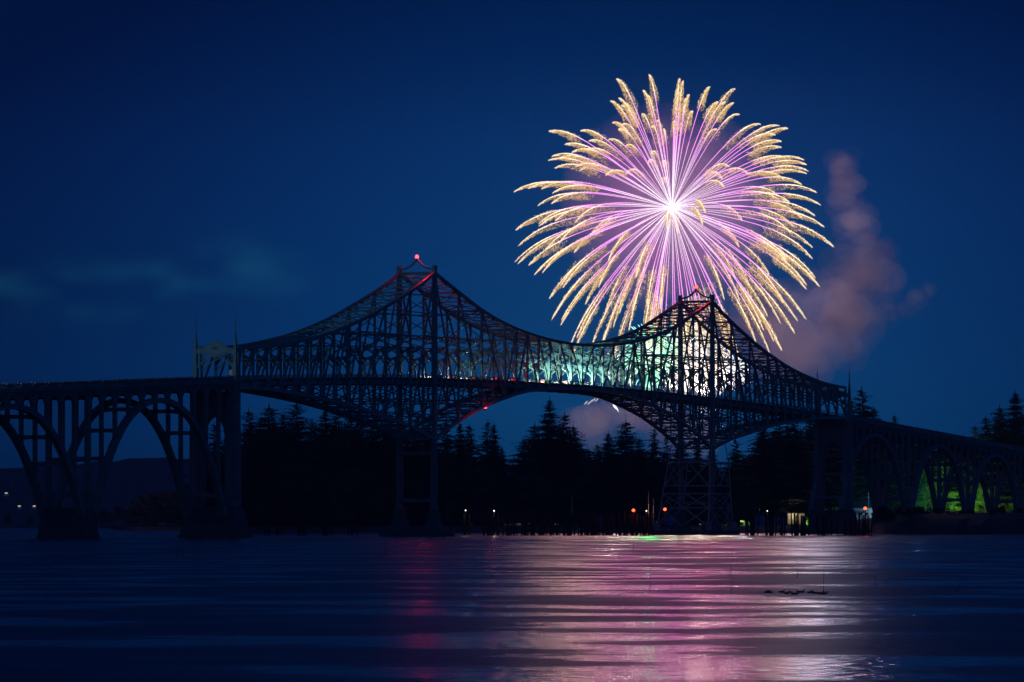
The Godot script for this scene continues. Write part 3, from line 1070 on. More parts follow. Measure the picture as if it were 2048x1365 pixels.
func build_trees() -> void:
	var sp := []
	for i in 6:
		sp.append(make_spruce(100 + i * 7, [0.0, 0.5, -0.4, 0.2, -0.2, 0.6][i], [0.08, 0.14, 0.24, 0.1, 0.3, 0.18][i], [12.0, 14.5, 12.0, 15.5, 13.0, 13.5][i], [0.86, 0.74, 0.7, 0.88, 0.62, 0.8][i]))
	var bl := [make_broadleaf(301, 1.0), make_broadleaf(302, 1.25), make_broadleaf(303, 0.8)]
	rng.seed = 77
	# spruces: x, top, depth, breadth, source, label
	var g1 := "dark spruces on the far shore"
	var spots := [
		[428, 846, 2330, 1.0, 2, "dark spruce seen through the arched end pier"], [462, 832, 2370, 1.1, 0, "dark spruce half hidden by the broad end pier"],
		[501, 820, 2360, 1.15, 2, "open crowned spruce right of the broad end pier"], [522, 834, 2330, 1.2, 0, "short dark spruce beside the open crowned one"],
		[545, 811, 2380, 1.45, 1, "tall spruce under the low end of the side span"], [568, 826, 2340, 1.1, 3, "dark spruce between two taller ones under the side span"],
		[590, 808, 2390, 1.6, 4, "broad ragged spruce under the side span"], [621, 842, 2350, 1.0, 2, "narrow spruce in the gap under the side span"],
		[650, 821, 2380, 1.5, 0, "tall dark spruce right of the gap under the side span"], [672, 815, 2400, 1.2, 3, ""], [700, 826, 2360, 1.2, 1, ""], [727, 820, 2400, 1.25, 5, ""],
		[752, 838, 2350, 1.2, 0, ""], [778, 826, 2410, 1.2, 3, ""], [806, 840, 2360, 1.3, 1, ""], [836, 832, 2420, 1.2, 0, ""], [862, 846, 2350, 1.2, 5, ""],
		[893, 842, 2380, 1.1, 3, "spruce just right of the nearer main pier"], [920, 846, 2360, 1.05, 0, "middle one of three spruces right of the nearer main pier"], [939, 848, 2400, 0.95, 1, "pointed spruce left of the red navigation light"],
		[973, 842, 2350, 0.85, 2, "slim spruce straight below the red navigation light"], [988, 848, 2380, 0.9, 0, "twin spruce beside the slim one below the navigation light"], [1004, 895, 2350, 0.8, 1, "low spruce at the edge of the open sky gap"],
		[1099, 799, 2360, 1.18, 0, "tallest spruce, pointed, alone under the main arch"], [1127, 828, 2390, 1.45, 3, "second top on the right of the tallest spruce"], [1071, 848, 2390, 1.5, 1, "broad spruce left of the tallest one"], [1046, 880, 2340, 1.1, 4, "low ragged spruce left of the tallest one"], [1150, 852, 2360, 1.1, 5, "spruce stepping down right of the tallest one"],
		[1176, 900, 2340, 1.0, 4, "low spruce in the dip right of the tallest one"], [1197, 888, 2380, 1.0, 2, "thin crowned spruce in the dip before the smoke"], [1217, 866, 2350, 1.2, 0, "pointed spruce against the pale smoke"], [1250, 841, 2370, 1.5, 1, "tall spruce against the pale smoke"], [1280, 878, 2340, 1.3, 3, "spruce right of the tall one against the smoke"],
		[1308, 858, 2400, 0.75, 4, "sparse spruce with firework light shining through"], [1334, 872, 2380, 0.7, 2, "sparse spruce left of the scaffold tower"], [1362, 864, 2420, 0.75, 4, "sparse spruce behind the scaffold tower"], [1396, 880, 2380, 0.9, 0, ""], [1428, 890, 2400, 0.9, 5, ""],
		[1472, 878, 2420, 1.0, 3, "greenish spruce right of the scaffold tower"], [1490, 912, 2360, 1.0, 1, "low spruce in the blue gap under the side span"],
		[1530, 856, 2350, 1.4, 0, "big dark spruce left of the far end pier"], [1560, 838, 2400, 1.5, 3, ""], [1594, 834, 2370, 1.5, 5, ""], [1627, 830, 2430, 1.4, 1, ""], [1657, 834, 2400, 1.4, 0, ""],
		[1725, 777, 2460, 1.15, 3, "tall spruce rising behind the far portal spires"], [1703, 796, 2480, 1.0, 2, "spruce between the far portal and the tall one"], [1745, 815, 2440, 1.1, 1, "spruce on the right flank of the tall one by the portal"], [1772, 848, 2450, 1.1, 5, ""], [1791, 829, 2450, 0.7, 2, "small spruce top peeping over the far approach"], [1830, 880, 2440, 1.2, 0, ""], [1868, 886, 2460, 1.2, 3, ""], [1905, 890, 2440, 1.2, 1, ""], [1812, 868, 2470, 1.2, 5, ""], [1848, 872, 2480, 1.25, 1, ""], [1888, 880, 2480, 1.25, 0, ""], [1926, 884, 2480, 1.2, 3, ""],
		[1952, 853, 2460, 1.15, 4, "leftmost of the trees above the right end of the bridge"], [1978, 834, 2480, 1.2, 5, "ragged spruce above the right end of the bridge"], [2004, 812, 2450, 1.2, 1, "spruce beside the tallest one at the right edge"], [2031, 785, 2470, 1.3, 0, "tallest spruce at the right edge of the picture"], [2062, 800, 2450, 1.3, 3, "spruce cut by the right edge of the picture"],
	]
	for i in 13:
		spots.append([505 + i * 29 + (i * 7) % 11, 846 + (i * 5) % 17, 2440, 1.25, [1, 3, 5, 0][i % 4], ""])
	for i in 9:
		spots.append([1165 + i * 31 + (i * 5) % 9, 893 + (i * 7) % 20, 2450, 1.1, [1, 5, 3][i % 3], "dark spruce in the back row between the main piers"])
	for i in 6:
		spots.append([1522 + i * 26, 848 + (i * 9) % 16, 2450, 1.3, [3, 1, 5][i % 3], "dark spruce in the back row left of the far end pier"])
	for q: Array in spots:
		var label: String = q[5] if q[5] else ("dark spruce in the black wood behind the side span" if q[0] < 900 else "dark spruce half hidden behind the far end of the bridge")
		plant(sp[q[4]], "spruce_tree", q[0], q[1], q[2], q[3], label, g1)
	# lower trees that close the wood along the water
	for i in 30:
		var x := 440.0 + i * 22.0 + rng.randf_range(-6, 6)
		if x > 1010.0 and x < 1040.0: continue
		plant(bl[i % 3], "shore_tree", x, rng.randf_range(935, 985) + (25.0 if x > 990.0 and x < 1050.0 else 0.0), 2318 + rng.randf_range(0, 25), rng.randf_range(1.0, 1.5), "low leafy tree in the black wood left of the nearer pier" if x < 860.0 else "low leafy tree at the water right of the nearer pier" if x < 1045.0 else "low leafy tree at the foot of the tallest spruce", "dark leafy trees along the water")
	for i in 18:
		var x := 1105.0 + i * 22.0
		plant(bl[(i + 1) % 3], "shore_tree", x, rng.randf_range(950, 1000), 2330 + rng.randf_range(0, 30), rng.randf_range(1.0, 1.5), "low leafy tree behind the pilings left of the scaffold" if x < 1350.0 else "low leafy tree behind the scaffold tower", "dark leafy trees along the water")
	# foliage that the lamps under the arches light up
	for q: Array in [[1470, 935, 2372, 1.0, 0, "olive lit tree right of the scaffold tower"], [1500, 968, 2368, 1.1, 1, "pale green lit tree by the lamp pole"], [1584, 930, 2385, 0.9, 2, "yellow green lit tree left of the far end pier"], [1603, 945, 2380, 1.0, 0, "bright green lit tree against the far end pier"], [1645, 955, 2392, 1.0, 1, "green lit tree between the legs of the far end pier"],
		[1710, 930, 2440, 0.9, 2, "grey green tree above the white house"], [1765, 935, 2440, 1.0, 0, "grey green tree right of the lamp over the white house"], [1852, 930, 2425, 0.8, 2, "blue green tree behind the bluish lamp"], [1880, 922, 2430, 1.0, 0, "tall green lit tree in the middle arch"], [1906, 985, 2415, 1.2, 1, "bright green bush in the middle arch"],
		[1957, 930, 2440, 0.9, 2, "bright green tree in the right hand arch"], [1972, 975, 2420, 1.2, 1, "brightest lime green bush in the right hand arch"], [2010, 950, 2440, 1.1, 0, "green tree seen past the right hand arch"]]:
		plant(bl[q[4]], "lit_tree", q[0], q[1], q[2], q[3], q[5], "trees lit by lamps under the arches")
	for i in 22:
		var x := 1772.0 + i * 14.0 + rng.randf_range(-5, 5)
		plant(bl[i % 3], "bank_shrub", x, rng.randf_range(1012, 1026), 2122 + rng.randf_range(0, 22), rng.randf_range(1.5, 2.4), "dark shrub on the bank below the far arches", "shrubs on the bank below the far arches")
	# spit with a clump of trees on the left
	for q: Array in [[272, 1000, 2975, 1.5], [290, 992, 2985, 1.5], [312, 986, 2990, 1.7], [334, 984, 2990, 1.7], [356, 983, 2985, 1.7], [378, 982, 2985, 1.6], [300, 1012, 2968, 1.6], [345, 1010, 2968, 1.7], [398, 985, 2960, 1.5], [416, 975, 2940, 1.4]]:
		plant(bl[int(q[0]) % 3], "spit_tree", q[0], q[1], q[2], q[3] * 0.8, "black leafy tree in the clump on the left spit", "trees on the left spit")
	for q: Array in [[205, 1022, 4220], [216, 1026, 4230], [236, 1013, 4215], [250, 1020, 4220], [180, 1030, 4230], [160, 1034, 4240], [15, 1030, 4300], [120, 1036, 4280], [60, 1034, 4290]]:
		plant(bl[int(q[0]) % 3], "distant_tree", q[0], q[1], q[2], 1.4, "faint tree on the distant left shore", "trees on the distant left shore")
	for q: Node3D in sp + bl: q.free()

# ------------------------------------------------------------------ waterfront
func pile_mesh(r: float) -> ArrayMesh:
	var st := new_st()
	lathe(st, [Vector2(r * 1.1, -2.0), Vector2(r * 1.05, 2.0), Vector2(r * 0.95, 7.5), Vector2(r * 0.7, 7.9), Vector2(0.0, 7.95)], 9)
	st.generate_normals()
	return st.commit()

func build_waterfront() -> void:
	rng.seed = 404
	var pm := [pile_mesh(0.24), pile_mesh(0.19), pile_mesh(0.29)]
	# dolphins: leaning piles lashed into a cluster
	var cl := [[533, 1872, 3], [556, 1868, 5], [600, 1862, 6], [652, 1868, 6], [705, 1862, 4], [932, 1868, 3], [974, 1860, 6], [1018, 1856, 7], [1055, 1862, 6], [1084, 1862, 5], [1104, 1866, 4], [1136, 1856, 6], [1165, 1862, 4], [1181, 1852, 7], [1198, 1858, 5], [1216, 1852, 7], [1246, 1852, 8], [1268, 1848, 6], [1284, 1850, 6], [1302, 1850, 5], [1505, 1852, 7], [1542, 1850, 8], [1565, 1858, 4], [1594, 1850, 9], [1612, 1856, 4], [1646, 1850, 7], [1665, 1858, 4], [1700, 1856, 5], [1722, 1856, 6], [1738, 1858, 4]]
	for i in cl.size():
		var q: Array = cl[i]
		var tall := rng.randf_range(0.88, 1.04)
		var o := thing("piling_cluster", "cluster of dark pilings left of the nearer main pier" if q[0] < 900 else "cluster of dark pilings right of the farther main pier" if q[0] > 1480 else "cluster of dark pilings between the two main piers", "pilings", at(q[0], HORIZON, q[1]) * Vector3(1, 0, 1), 0.0, "clusters of timber pilings")
		for k in q[2]:
			var a: float = TAU * k / float(q[2]) + rng.randf_range(-0.3, 0.3)
			var r := 0.35 + 0.62 * rng.randf() * sqrt(float(q[2]) / 3.0)
			var b: Basis = Basis(Vector3(-sin(a), 0, -cos(a)).normalized(), rng.randf_range(0.0, 0.07))
			b = b.scaled(Vector3(1, tall * rng.randf_range(0.86, 1.05), 1))
			put("pile", pm[rng.randi() % 3], M.timber, o, Transform3D(b, Vector3(cos(a) * r * 1.5, 0, -sin(a) * r)))
		var st := new_st()
		lathe(st, [Vector2(1.25, 0.0), Vector2(1.3, 0.35), Vector2(1.25, 0.7)], 10, Vector3(0, 1.2, 0))
		done(st, "lashing", M.timber, o)
	# single piles between them
	for i in 46:
		var x := 985.0 + i * 7.1 + rng.randf_range(-2, 2)
		if i > 44: x = 1492.0
		var p := at(x, HORIZON, 1862 + rng.randf_range(0, 30)) * Vector3(1, 0, 1)
		var o := thing("piling", "single dark timber pile standing in the row right of the nearer pier", "piling", p, rng.randf() * TAU, "single timber piles")
		put("pile", pm[i % 3], M.timber, o, Transform3D(Basis(Vector3(1, 0, 0), rng.randf_range(-0.05, 0.05)).scaled(Vector3(1, rng.randf_range(0.8, 1.0), 1)), Vector3.ZERO))
	# lamps on piles
	for q: Array in [[931, 1022, 1866, 0, "small white lamp on the pile beside the nearer main pier"], [988, 1023, 1870, 0, "small white lamp on the second pile from the nearer pier"], [1293, 1023, 1850, 0, "small white lamp between the two red lamps"], [1267, 1022, 1846, 1, "red lamp on the pilings, left of the pair"], [1330, 1020, 1856, 1, "red lamp on the pilings nearest the scaffold tower"], [1731, 1018, 1850, 1, "red lamp before the white house"], [1535, 1023, 2290, 0, "small white lamp beside the blue shed"]]:
		var p := at(q[0], q[1], q[2])
		var o := thing("pile_lamp", q[4], "lamp", Vector3(p.x, 0, p.z), 0.0, "lamps along the pilings")
		member("post", Vector3(0, -2, 0), Vector3(0, p.y - 0.2, 0), 0.3, 0.3, M.timber, o)
		var st := new_st()
		var r := 0.55 if q[3] else 0.24
		lathe(st, [Vector2(0, -r), Vector2(r * 0.8, -r * 0.6), Vector2(r, 0), Vector2(r * 0.8, r * 0.6), Vector2(0, r)], 10, Vector3(0, p.y + 0.1, 0))
		done(st, "lamp_bulb", M.orange_lamp if q[3] else M.white_lamp, o)
		omni(o, Vector3(0, p.y + 0.8, 0.9), Color(1, 0.16, 0.06) if q[3] else Color(1, 0.9, 0.75), 9.0 if q[3] else 4.0, 0.3)
	# thin poles
	for q: Array in [[1144, 990, 1860, "thin pole among the pilings below the tallest spruce"], [1297, 984, 1852, "tall thin pole beside the red pile lamp"], [1307, 997, 1854, "shorter thin pole right of the tall one"]]:
		var p := at(q[0], q[1], q[2])
		var o := thing("mooring_pole", q[3], "pole", Vector3(p.x, 0, p.z), 0.0, "thin poles among the pilings")
		put("pole", pm[1], M.galv, o, Transform3D(Basis.from_scale(Vector3(0.55, p.y / 7.9, 0.55)), Vector3.ZERO))
	# stakes standing in the shallows near the viewer
	var stakes := [[1300, 1118, 1181, 0.0, "thin stake in the pink reflection, left of the two tall ones"], [1462, 1117, 1186, 0.002, "thin tall stake in the middle of the pink reflection"], [1648, 1133, 1191, 0.03, "dark stake at the right edge of the reflection beside the ducks"], [1647, 1087, 1104, 0.0, "short far stake above the dark one"], [1595, 1134, 1156, 0.0, "short faint stake left of the dark one"], [1751, 1136, 1175, 0.01, "faint stake on the blue water right of the reflection"], [1913, 1154, 1183, -0.42, "slanting dark stake on the right hand water"],
		[352, 1094, 1114, 0.03, "short stake on the left hand water"], [364, 1096, 1116, -0.03, "twin of the short stake on the left hand water"], [770, 1090, 1113, 0.0, "stake left of the red reflection"], [775, 1088, 1112, 0.01, "second stake left of the red reflection"], [859, 1068, 1080, 0.0, "short pale stake at the foot of the nearer pier"], [889, 1070, 1081, 0.0, "second pale stake at the foot of the nearer pier"], [1267, 1086, 1103, 0.0, "short stake in the green glint"], [1906, 1084, 1097, 0.0, "tiny stake on the far right water"]]
	for q: Array in stakes:
		var z := F * EYE / (float(q[2]) - HORIZON)
		var h := (float(q[2]) - float(q[1])) * z / F
		var o := thing("stake", q[4], "stake", at(q[0], HORIZON, z) * Vector3(1, 0, 1), 0.0, "stakes in the shallows")
		var st := new_st()
		var r := clampf(0.55 * z / F, 0.018, 0.12)
		var lean: float = tan(q[3]) * -h
		tube(st, [Vector3(-lean * 0.3, -0.4, 0), Vector3(0, 0, 0), Vector3(lean * 0.5 + 0.01, h * 0.5, 0), Vector3(lean * 1.0, h, 0)], [r * 1.7, r * 1.6, r * 1.1, r * 0.7], 6)
		done(st, "rod", M.timber, o)
	# ducks resting on the water
	var ducks := [[1534, 1187, 1], [1539, 1187, -1], [1564, 1186, 1], [1574, 1189, 1], [1587, 1190, -1], [1592, 1190, 1], [1599, 1186, -1], [1604, 1186, 1], [1621, 1187, 1], [1629, 1188, -1], [1641, 1189, 1], [1650, 1189, 1]]
	for i in ducks.size():
		var q: Array = ducks[i]
		var z := F * EYE / (float(q[1]) - HORIZON)
		var o := thing("duck", "small dark waterbird floating in the row left of the dark stake", "bird", at(q[0], HORIZON, z) * Vector3(1, 0, 1), 0.0 if q[2] > 0 else PI, "waterbirds floating near the stake")
		var st := new_st()
		tube(st, [Vector3(-0.2, 0.09, 0), Vector3(-0.15, 0.05, 0), Vector3(-0.04, 0.04, 0), Vector3(0.08, 0.05, 0), Vector3(0.13, 0.1, 0), Vector3(0.135, 0.16, 0), Vector3(0.17, 0.18, 0), Vector3(0.23, 0.165, 0)], [0.012, 0.055, 0.085, 0.07, 0.04, 0.034, 0.036, 0.008], 8)
		done(st, "body", M.rubber, o)
	# scaffold tower round the farther main pier
	var o := thing("scaffold_tower", "lattice scaffold tower standing on drums round the farther main pier", "scaffold", B(26 * PANEL, 0, 0), turn)
	var foot := []
	var head := []
	for c: Array in [[-9.5, 3.0], [9.5, 3.0], [9.5, -WIDE - 3.0], [-9.5, -WIDE - 3.0]]:
		foot.append(Vector3(c[0] * 1.25, 3.2, c[1] * 1.08))
		head.append(Vector3(c[0] * 0.98, 26.5, c[1] * 0.86))
	var lv := [0.0, 0.28, 0.5, 0.62, 0.98]
	for k in 4:
		member("leg", foot[k], head[k], 0.34, 0.34, M.galv, o)
		member("raker", head[k], Vector3(head[k].x * 0.45, 36.5, head[k].z), 0.22, 0.22, M.galv, o)
		var n := (k + 1) % 4
		for i in range(1, lv.size()):
			var a: Vector3 = foot[k].lerp(head[k], lv[i])
			var b: Vector3 = foot[n].lerp(head[n], lv[i])
			member("ledger", a, b, 0.26, 0.28, M.galv, o)
			if i != 3:
				var a0: Vector3 = foot[k].lerp(head[k], lv[i - 1])
				var b0: Vector3 = foot[n].lerp(head[n], lv[i - 1])
				member("brace", a0, a.lerp(b, 0.5), 0.17, 0.17, M.galv, o)
				member("brace", b0, a.lerp(b, 0.5), 0.22, 0.22, M.galv, o)
				member("brace", a0.lerp(b0, 0.5), a, 0.2, 0.2, M.galv, o)
				member("brace", a0.lerp(b0, 0.5), b, 0.2, 0.2, M.galv, o)
		var st := new_st()
		lathe(st, [Vector2(0.0, -2.0), Vector2(2.6, -2.0), Vector2(2.6, 1.6), Vector2(2.4, 1.7), Vector2(0.0, 1.7)], 16, Vector3(foot[k].x, 0, foot[k].z))
		done(st, "base_drum", M.dark_concrete, o)
		st = new_st()
		lathe(st, [Vector2(1.2, 1.6), Vector2(1.2, 4.6), Vector2(0.0, 4.7)], 14, Vector3(foot[k].x, 0, foot[k].z))
		done(st, "caisson", M.grey, o)
	var lad := new_st()
	for k in 12:
		bar(lad, Vector3(3.0, 2.0 + k * 0.75, 4.6), Vector3(4.4, 2.0 + k * 0.75, 4.6), 0.1, 0.1)
	bar(lad, Vector3(2.4, 1.5, 4.6), Vector3(3.2, 11.0, 4.6), 0.16, 0.16)
	bar(lad, Vector3(5.0, 1.5, 4.6), Vector3(4.2, 11.0, 4.6), 0.16, 0.16)
	done(lad, "ladder", M.galv, o)

func house(called: String, label: String, x: float, y0: float, y1: float, z: float, wpx: float, wall: Material, roof: Material, group: String, gable := true) -> Node3D:
	var w := wpx * z / F
	var h := (y0 - y1) * z / F
	var p := at(x, y0, z)
	var o := thing(called, label, "building", p, 0.0, group)
	var d := maxf(6.0, w * 0.6)
	var st := new_st()
	box(st, Vector3(0, h * 0.31 - 1.0, -d * 0.5), Vector3(w, h * 0.62 + 2.0, d))
	done(st, "wall", wall, o)
	st = new_st()
	if gable:
		var e := 0.5
		hexa(st, [Vector3(-w * 0.5 - e, h * 0.6, e), Vector3(w * 0.5 + e, h * 0.6, e), Vector3(w * 0.5 + e, h * 0.6, -d - e), Vector3(-w * 0.5 - e, h * 0.6, -d - e),
			Vector3(-w * 0.5 - e, h, -d * 0.45), Vector3(w * 0.5 + e, h, -d * 0.45), Vector3(w * 0.5 + e, h, -d * 0.55), Vector3(-w * 0.5 - e, h, -d * 0.55)])
	else:
		box(st, Vector3(0, h * 0.62 + 0.2, -d * 0.5), Vector3(w + 0.4, 0.3, d + 0.4))
	done(st, "roof", roof, o)
	return o

func street_lamp(label: String, x: float, ytop: float, z: float, mat: Material, c: Color, energy: float) -> void:
	var p := at(x, ytop, z)
	var o := thing("street_lamp", label, "lamp", Vector3(p.x, ground_y(x, z), p.z), 0.0, "lamps on the far shore")
	var h := p.y - ground_y(x, z)
	var st := new_st()
	tube(st, [Vector3(0, -1, 0), Vector3(0, h * 0.6, 0), Vector3(0, h, 0), Vector3(0.2, h + 0.3, 0), Vector3(0.9, h + 0.35, 0)], [0.14, 0.11, 0.08, 0.06, 0.05], 7)
	done(st, "pole", M.galv, o)
	st = new_st()
	box(st, Vector3(1.2, h + 0.38, 0), Vector3(0.8, 0.16, 0.34))
	done(st, "lamp_head", M.grey, o)
	if energy > 0.0:
		st = new_st()
		box(st, Vector3(1.2, h + 0.24, 0), Vector3(0.66, 0.1, 0.28))
		done(st, "lamp_lens", mat, o)
		omni(o, Vector3(1.2, h - 0.1, 0), c, energy, 0.3)

func flood_light(label: String, x: float, z: float, c: Color, energy: float) -> void:     # low flood light aimed up into the trees
	var p := at(x, HORIZON, z)
	var o := thing("flood_light", label, "lamp", Vector3(p.x, ground_y(x, z) + 0.25, p.z), 0.0, "lamps on the far shore")
	var st := new_st()
	tube(st, [Vector3(0, -0.8, 0), Vector3(0, 0.5, 0)], [0.07, 0.06], 6)
	done(st, "post", M.galv, o)
	st = new_st()
	hexa(st, [Vector3(-0.3, 0.4, -0.2), Vector3(0.3, 0.4, -0.2), Vector3(0.3, 0.4, 0.25), Vector3(-0.3, 0.4, 0.25), Vector3(-0.34, 0.95, -0.4), Vector3(0.34, 0.95, -0.4), Vector3(0.34, 0.95, 0.1), Vector3(-0.34, 0.95, 0.1)])
	done(st, "lamp_housing", M.dark, o)
	st = new_st()
	hexa(st, [Vector3(-0.26, 0.46, -0.24), Vector3(0.26, 0.46, -0.24), Vector3(0.26, 0.46, -0.2), Vector3(-0.26, 0.46, -0.2), Vector3(-0.3, 0.9, -0.44), Vector3(0.3, 0.9, -0.44), Vector3(0.3, 0.9, -0.4), Vector3(-0.3, 0.9, -0.4)])
	done(st, "lamp_lens", M.white_lamp, o)
	var l := SpotLight3D.new()
	l.name = "lamp_or_fill_light"
	l.position = Vector3(0, 0.75, -0.7)
	l.rotation = Vector3(0.12, 0, 0)
	l.spot_angle = 30.0
	l.spot_angle_attenuation = 1.0
	l.spot_range = 300.0
	l.spot_attenuation = 2.0
	l.light_color = c
	l.light_energy = energy
	l.light_size = 0.3
	l.shadow_enabled = true
	o.add_child(l)

func build_shore_things() -> void:
	var g := "buildings on the far shore"
	var o := house("white_house", "long white house with a dark roof under the far arch", 1735, 1036, 1003, 2385, 70, M.white, M.dark, g)
	for k in 4:
		member("window", Vector3(-6.0 + k * 2.6, 1.6, 0.05), Vector3(-4.8 + k * 2.6, 1.6, 0.05), 0.06, 1.1, M.glass, o)
	member("garage_opening", Vector3(4.9, 1.3, 0.06), Vector3(7.2, 1.3, 0.06), 0.08, 2.6, M.white_lamp, o)
	omni(o, Vector3(6.0, 2.2, 2.5), Color(0.9, 1.0, 0.95), 9.0, 0.8)
	o = house("blue_shed", "blue shed left of the far end pier", 1520, 1043, 1022, 2330, 33, M.blue, M.dark, g, false)
	member("door", Vector3(1.2, 1.1, 0.05), Vector3(2.6, 1.1, 0.05), 0.06, 2.2, M.grey, o)
	o = house("blue_shed", "lower blue shed between the piling clusters", 1560, 1043, 1028, 2335, 26, M.blue, M.dark, g, false)
	member("door", Vector3(-1.2, 0.8, 0.05), Vector3(0.1, 0.8, 0.05), 0.06, 1.6, M.grey, o)
	o = house("cream_shed", "cream lit shed close to the far end pier", 1593, 1040, 1022, 2340, 34, plain("cream_paint", 0.6, 0.52, 0.38, 0.7), M.grey, g, false)
	member("window", Vector3(-2.0, 0.9, 0.06), Vector3(-0.6, 0.9, 0.06), 0.06, 0.9, M.window, o)
	omni(o, Vector3(-1.2, 3.2, 2.6), Color(1.0, 0.92, 0.72), 14.0, 0.3)
	for q: Array in [[1345, 1042, 1026, 28, "dark blue boat shed behind the right red pile lamp"], [1200, 1042, 1030, 16, "small blue tarpaulin shed among the pilings"], [1222, 1042, 1029, 10, "narrow pale shed among the pilings"]]:
		o = house("boat_shed", q[4], q[0], q[1], q[2], 2320, q[3], M.blue, M.dark, g, true)
		member("door", Vector3(-0.6, 0.6, 0.05), Vector3(0.5, 0.6, 0.05), 0.06, 1.2, M.grey, o)
	# a moored boat
	var bo := thing("boat", "small white boat moored behind the pilings", "boat", at(1163, 1056, 2235) * Vector3(1, 0, 1), 0.2)
	var st := new_st()
	for i in 6:
		var a := []
		var b := []
		for k in 2:
			var u := (i + k) / 6.0
			var x := lerpf(-3.6, 3.6, u)
			var w := 1.25 * sqrt(maxf(0.02, 1.0 - pow(maxf(0.0, u * 1.5 - 0.5), 2.0)))
			var y := 1.0 + 0.35 * u * u
			(a if k == 0 else b).append_array([Vector3(x, -0.3, -w * 0.6), Vector3(x, -0.3, w * 0.6), Vector3(x, y, w), Vector3(x, y, -w)])
		hexa(st, [a[0], b[0], b[1], a[1], a[3], b[3], b[2], a[2]])
	done(st, "hull", M.white, bo)
	st = new_st()
	frustum_box(st, 1.1, 2.3, Vector2(-0.4, 0), Vector2(2.6, 1.7), Vector2(-0.5, 0), Vector2(1.9, 1.4))
	done(st, "cabin", M.white, bo)
	# parked vehicles below the middle arch
	for i in 3:
		var c := make_car(plain("parked_car_paint", 0.75, 0.75, 0.76, 0.4), false)
		c.name = numbered("parked_car")
		for n in c.get_children():
			if String(n.name).begins_with("tail") or String(n.name).begins_with("head"):
				(n as MeshInstance3D).material_override = M.glass
		tag(c, ["white parked car left of the pair below the bluish lamp", "white parked car in the middle below the bluish lamp", "white parked car on the right below the bluish lamp"][i], "car", "cars parked on the far shore")
		c.position = at([1826, 1836, 1843][i], 1030, 2352)
		c.position.y = ground_y(1835, 2352) + 0.1
	# lamps that light the trees
	street_lamp("bluish bright lamp under the second far arch", 1826, 996, 2380, M.cool_lamp, Color(0.35, 0.8, 1.0), 420.0)
	flood_light("flood light behind the right pier lighting lime green bushes", 1938, 2388, Color(0.72, 1.0, 0.3), 1500.0)
	flood_light("flood light left of the right hand arch pier", 1905, 2380, Color(0.55, 1.0, 0.5), 900.0)
	flood_light("flood light hidden by the far end pier lighting green trees", 1612, 2352, Color(0.7, 1.0, 0.4), 900.0)
	flood_light("flood light between the legs of the far end pier", 1648, 2355, Color(0.6, 1.0, 0.6), 700.0)
	street_lamp("unlit lamp pole rising by the blue shed", 1519, 995, 2335, M.white_lamp, Color.WHITE, 0.0)
	street_lamp("unlit lamp pole in front of the white house", 1737, 984, 2375, M.white_lamp, Color(0.75, 1.0, 0.9), 0.0)
	flood_light("flood light low beside the olive lit tree", 1482, 2345, Color(0.85, 1.0, 0.6), 800.0)
	flood_light("flood light at the right edge of the picture", 2022, 2392, Color(0.75, 1.0, 0.4), 900.0)
	# lit houses far away on the left shore
	for q: Array in [[12, 985], [38, 1011], [68, 1011], [76, 1009], [95, 1013], [100, 1016]]:
		o = house("distant_house", "tiny house with lit windows on the distant left shore", q[0], q[1] + 4, q[1] - 4, 5200, 9, M.white, M.dark, "lit houses on the distant shore")
		member("lit_window", Vector3(-1.3, 1.0, 0.1), Vector3(1.1, 1.0, 0.1), 0.1, 0.9, M.window, o)

# ------------------------------------------------------------------ fireworks and smoke
func spark(st: SurfaceTool, p: Vector3, d: Vector3, len: float, r: float, c: Color) -> void:    # a burning grain: slim three-sided spindle
	var u := d.cross(Vector3(0.3, 0.2, 0.9)).normalized()
	var v := d.cross(u)
	var a := p - d * len
	var b := p + d * len
	var q := [p + u * r, p + (u * -0.5 + v * 0.87) * r, p + (u * -0.5 - v * 0.87) * r]
	st.set_color(c)
	for k in 3:
		var n := (k + 1) % 3
		for w: Vector3 in [a, q[k], q[n], b, q[n], q[k]]: st.add_vertex(w)

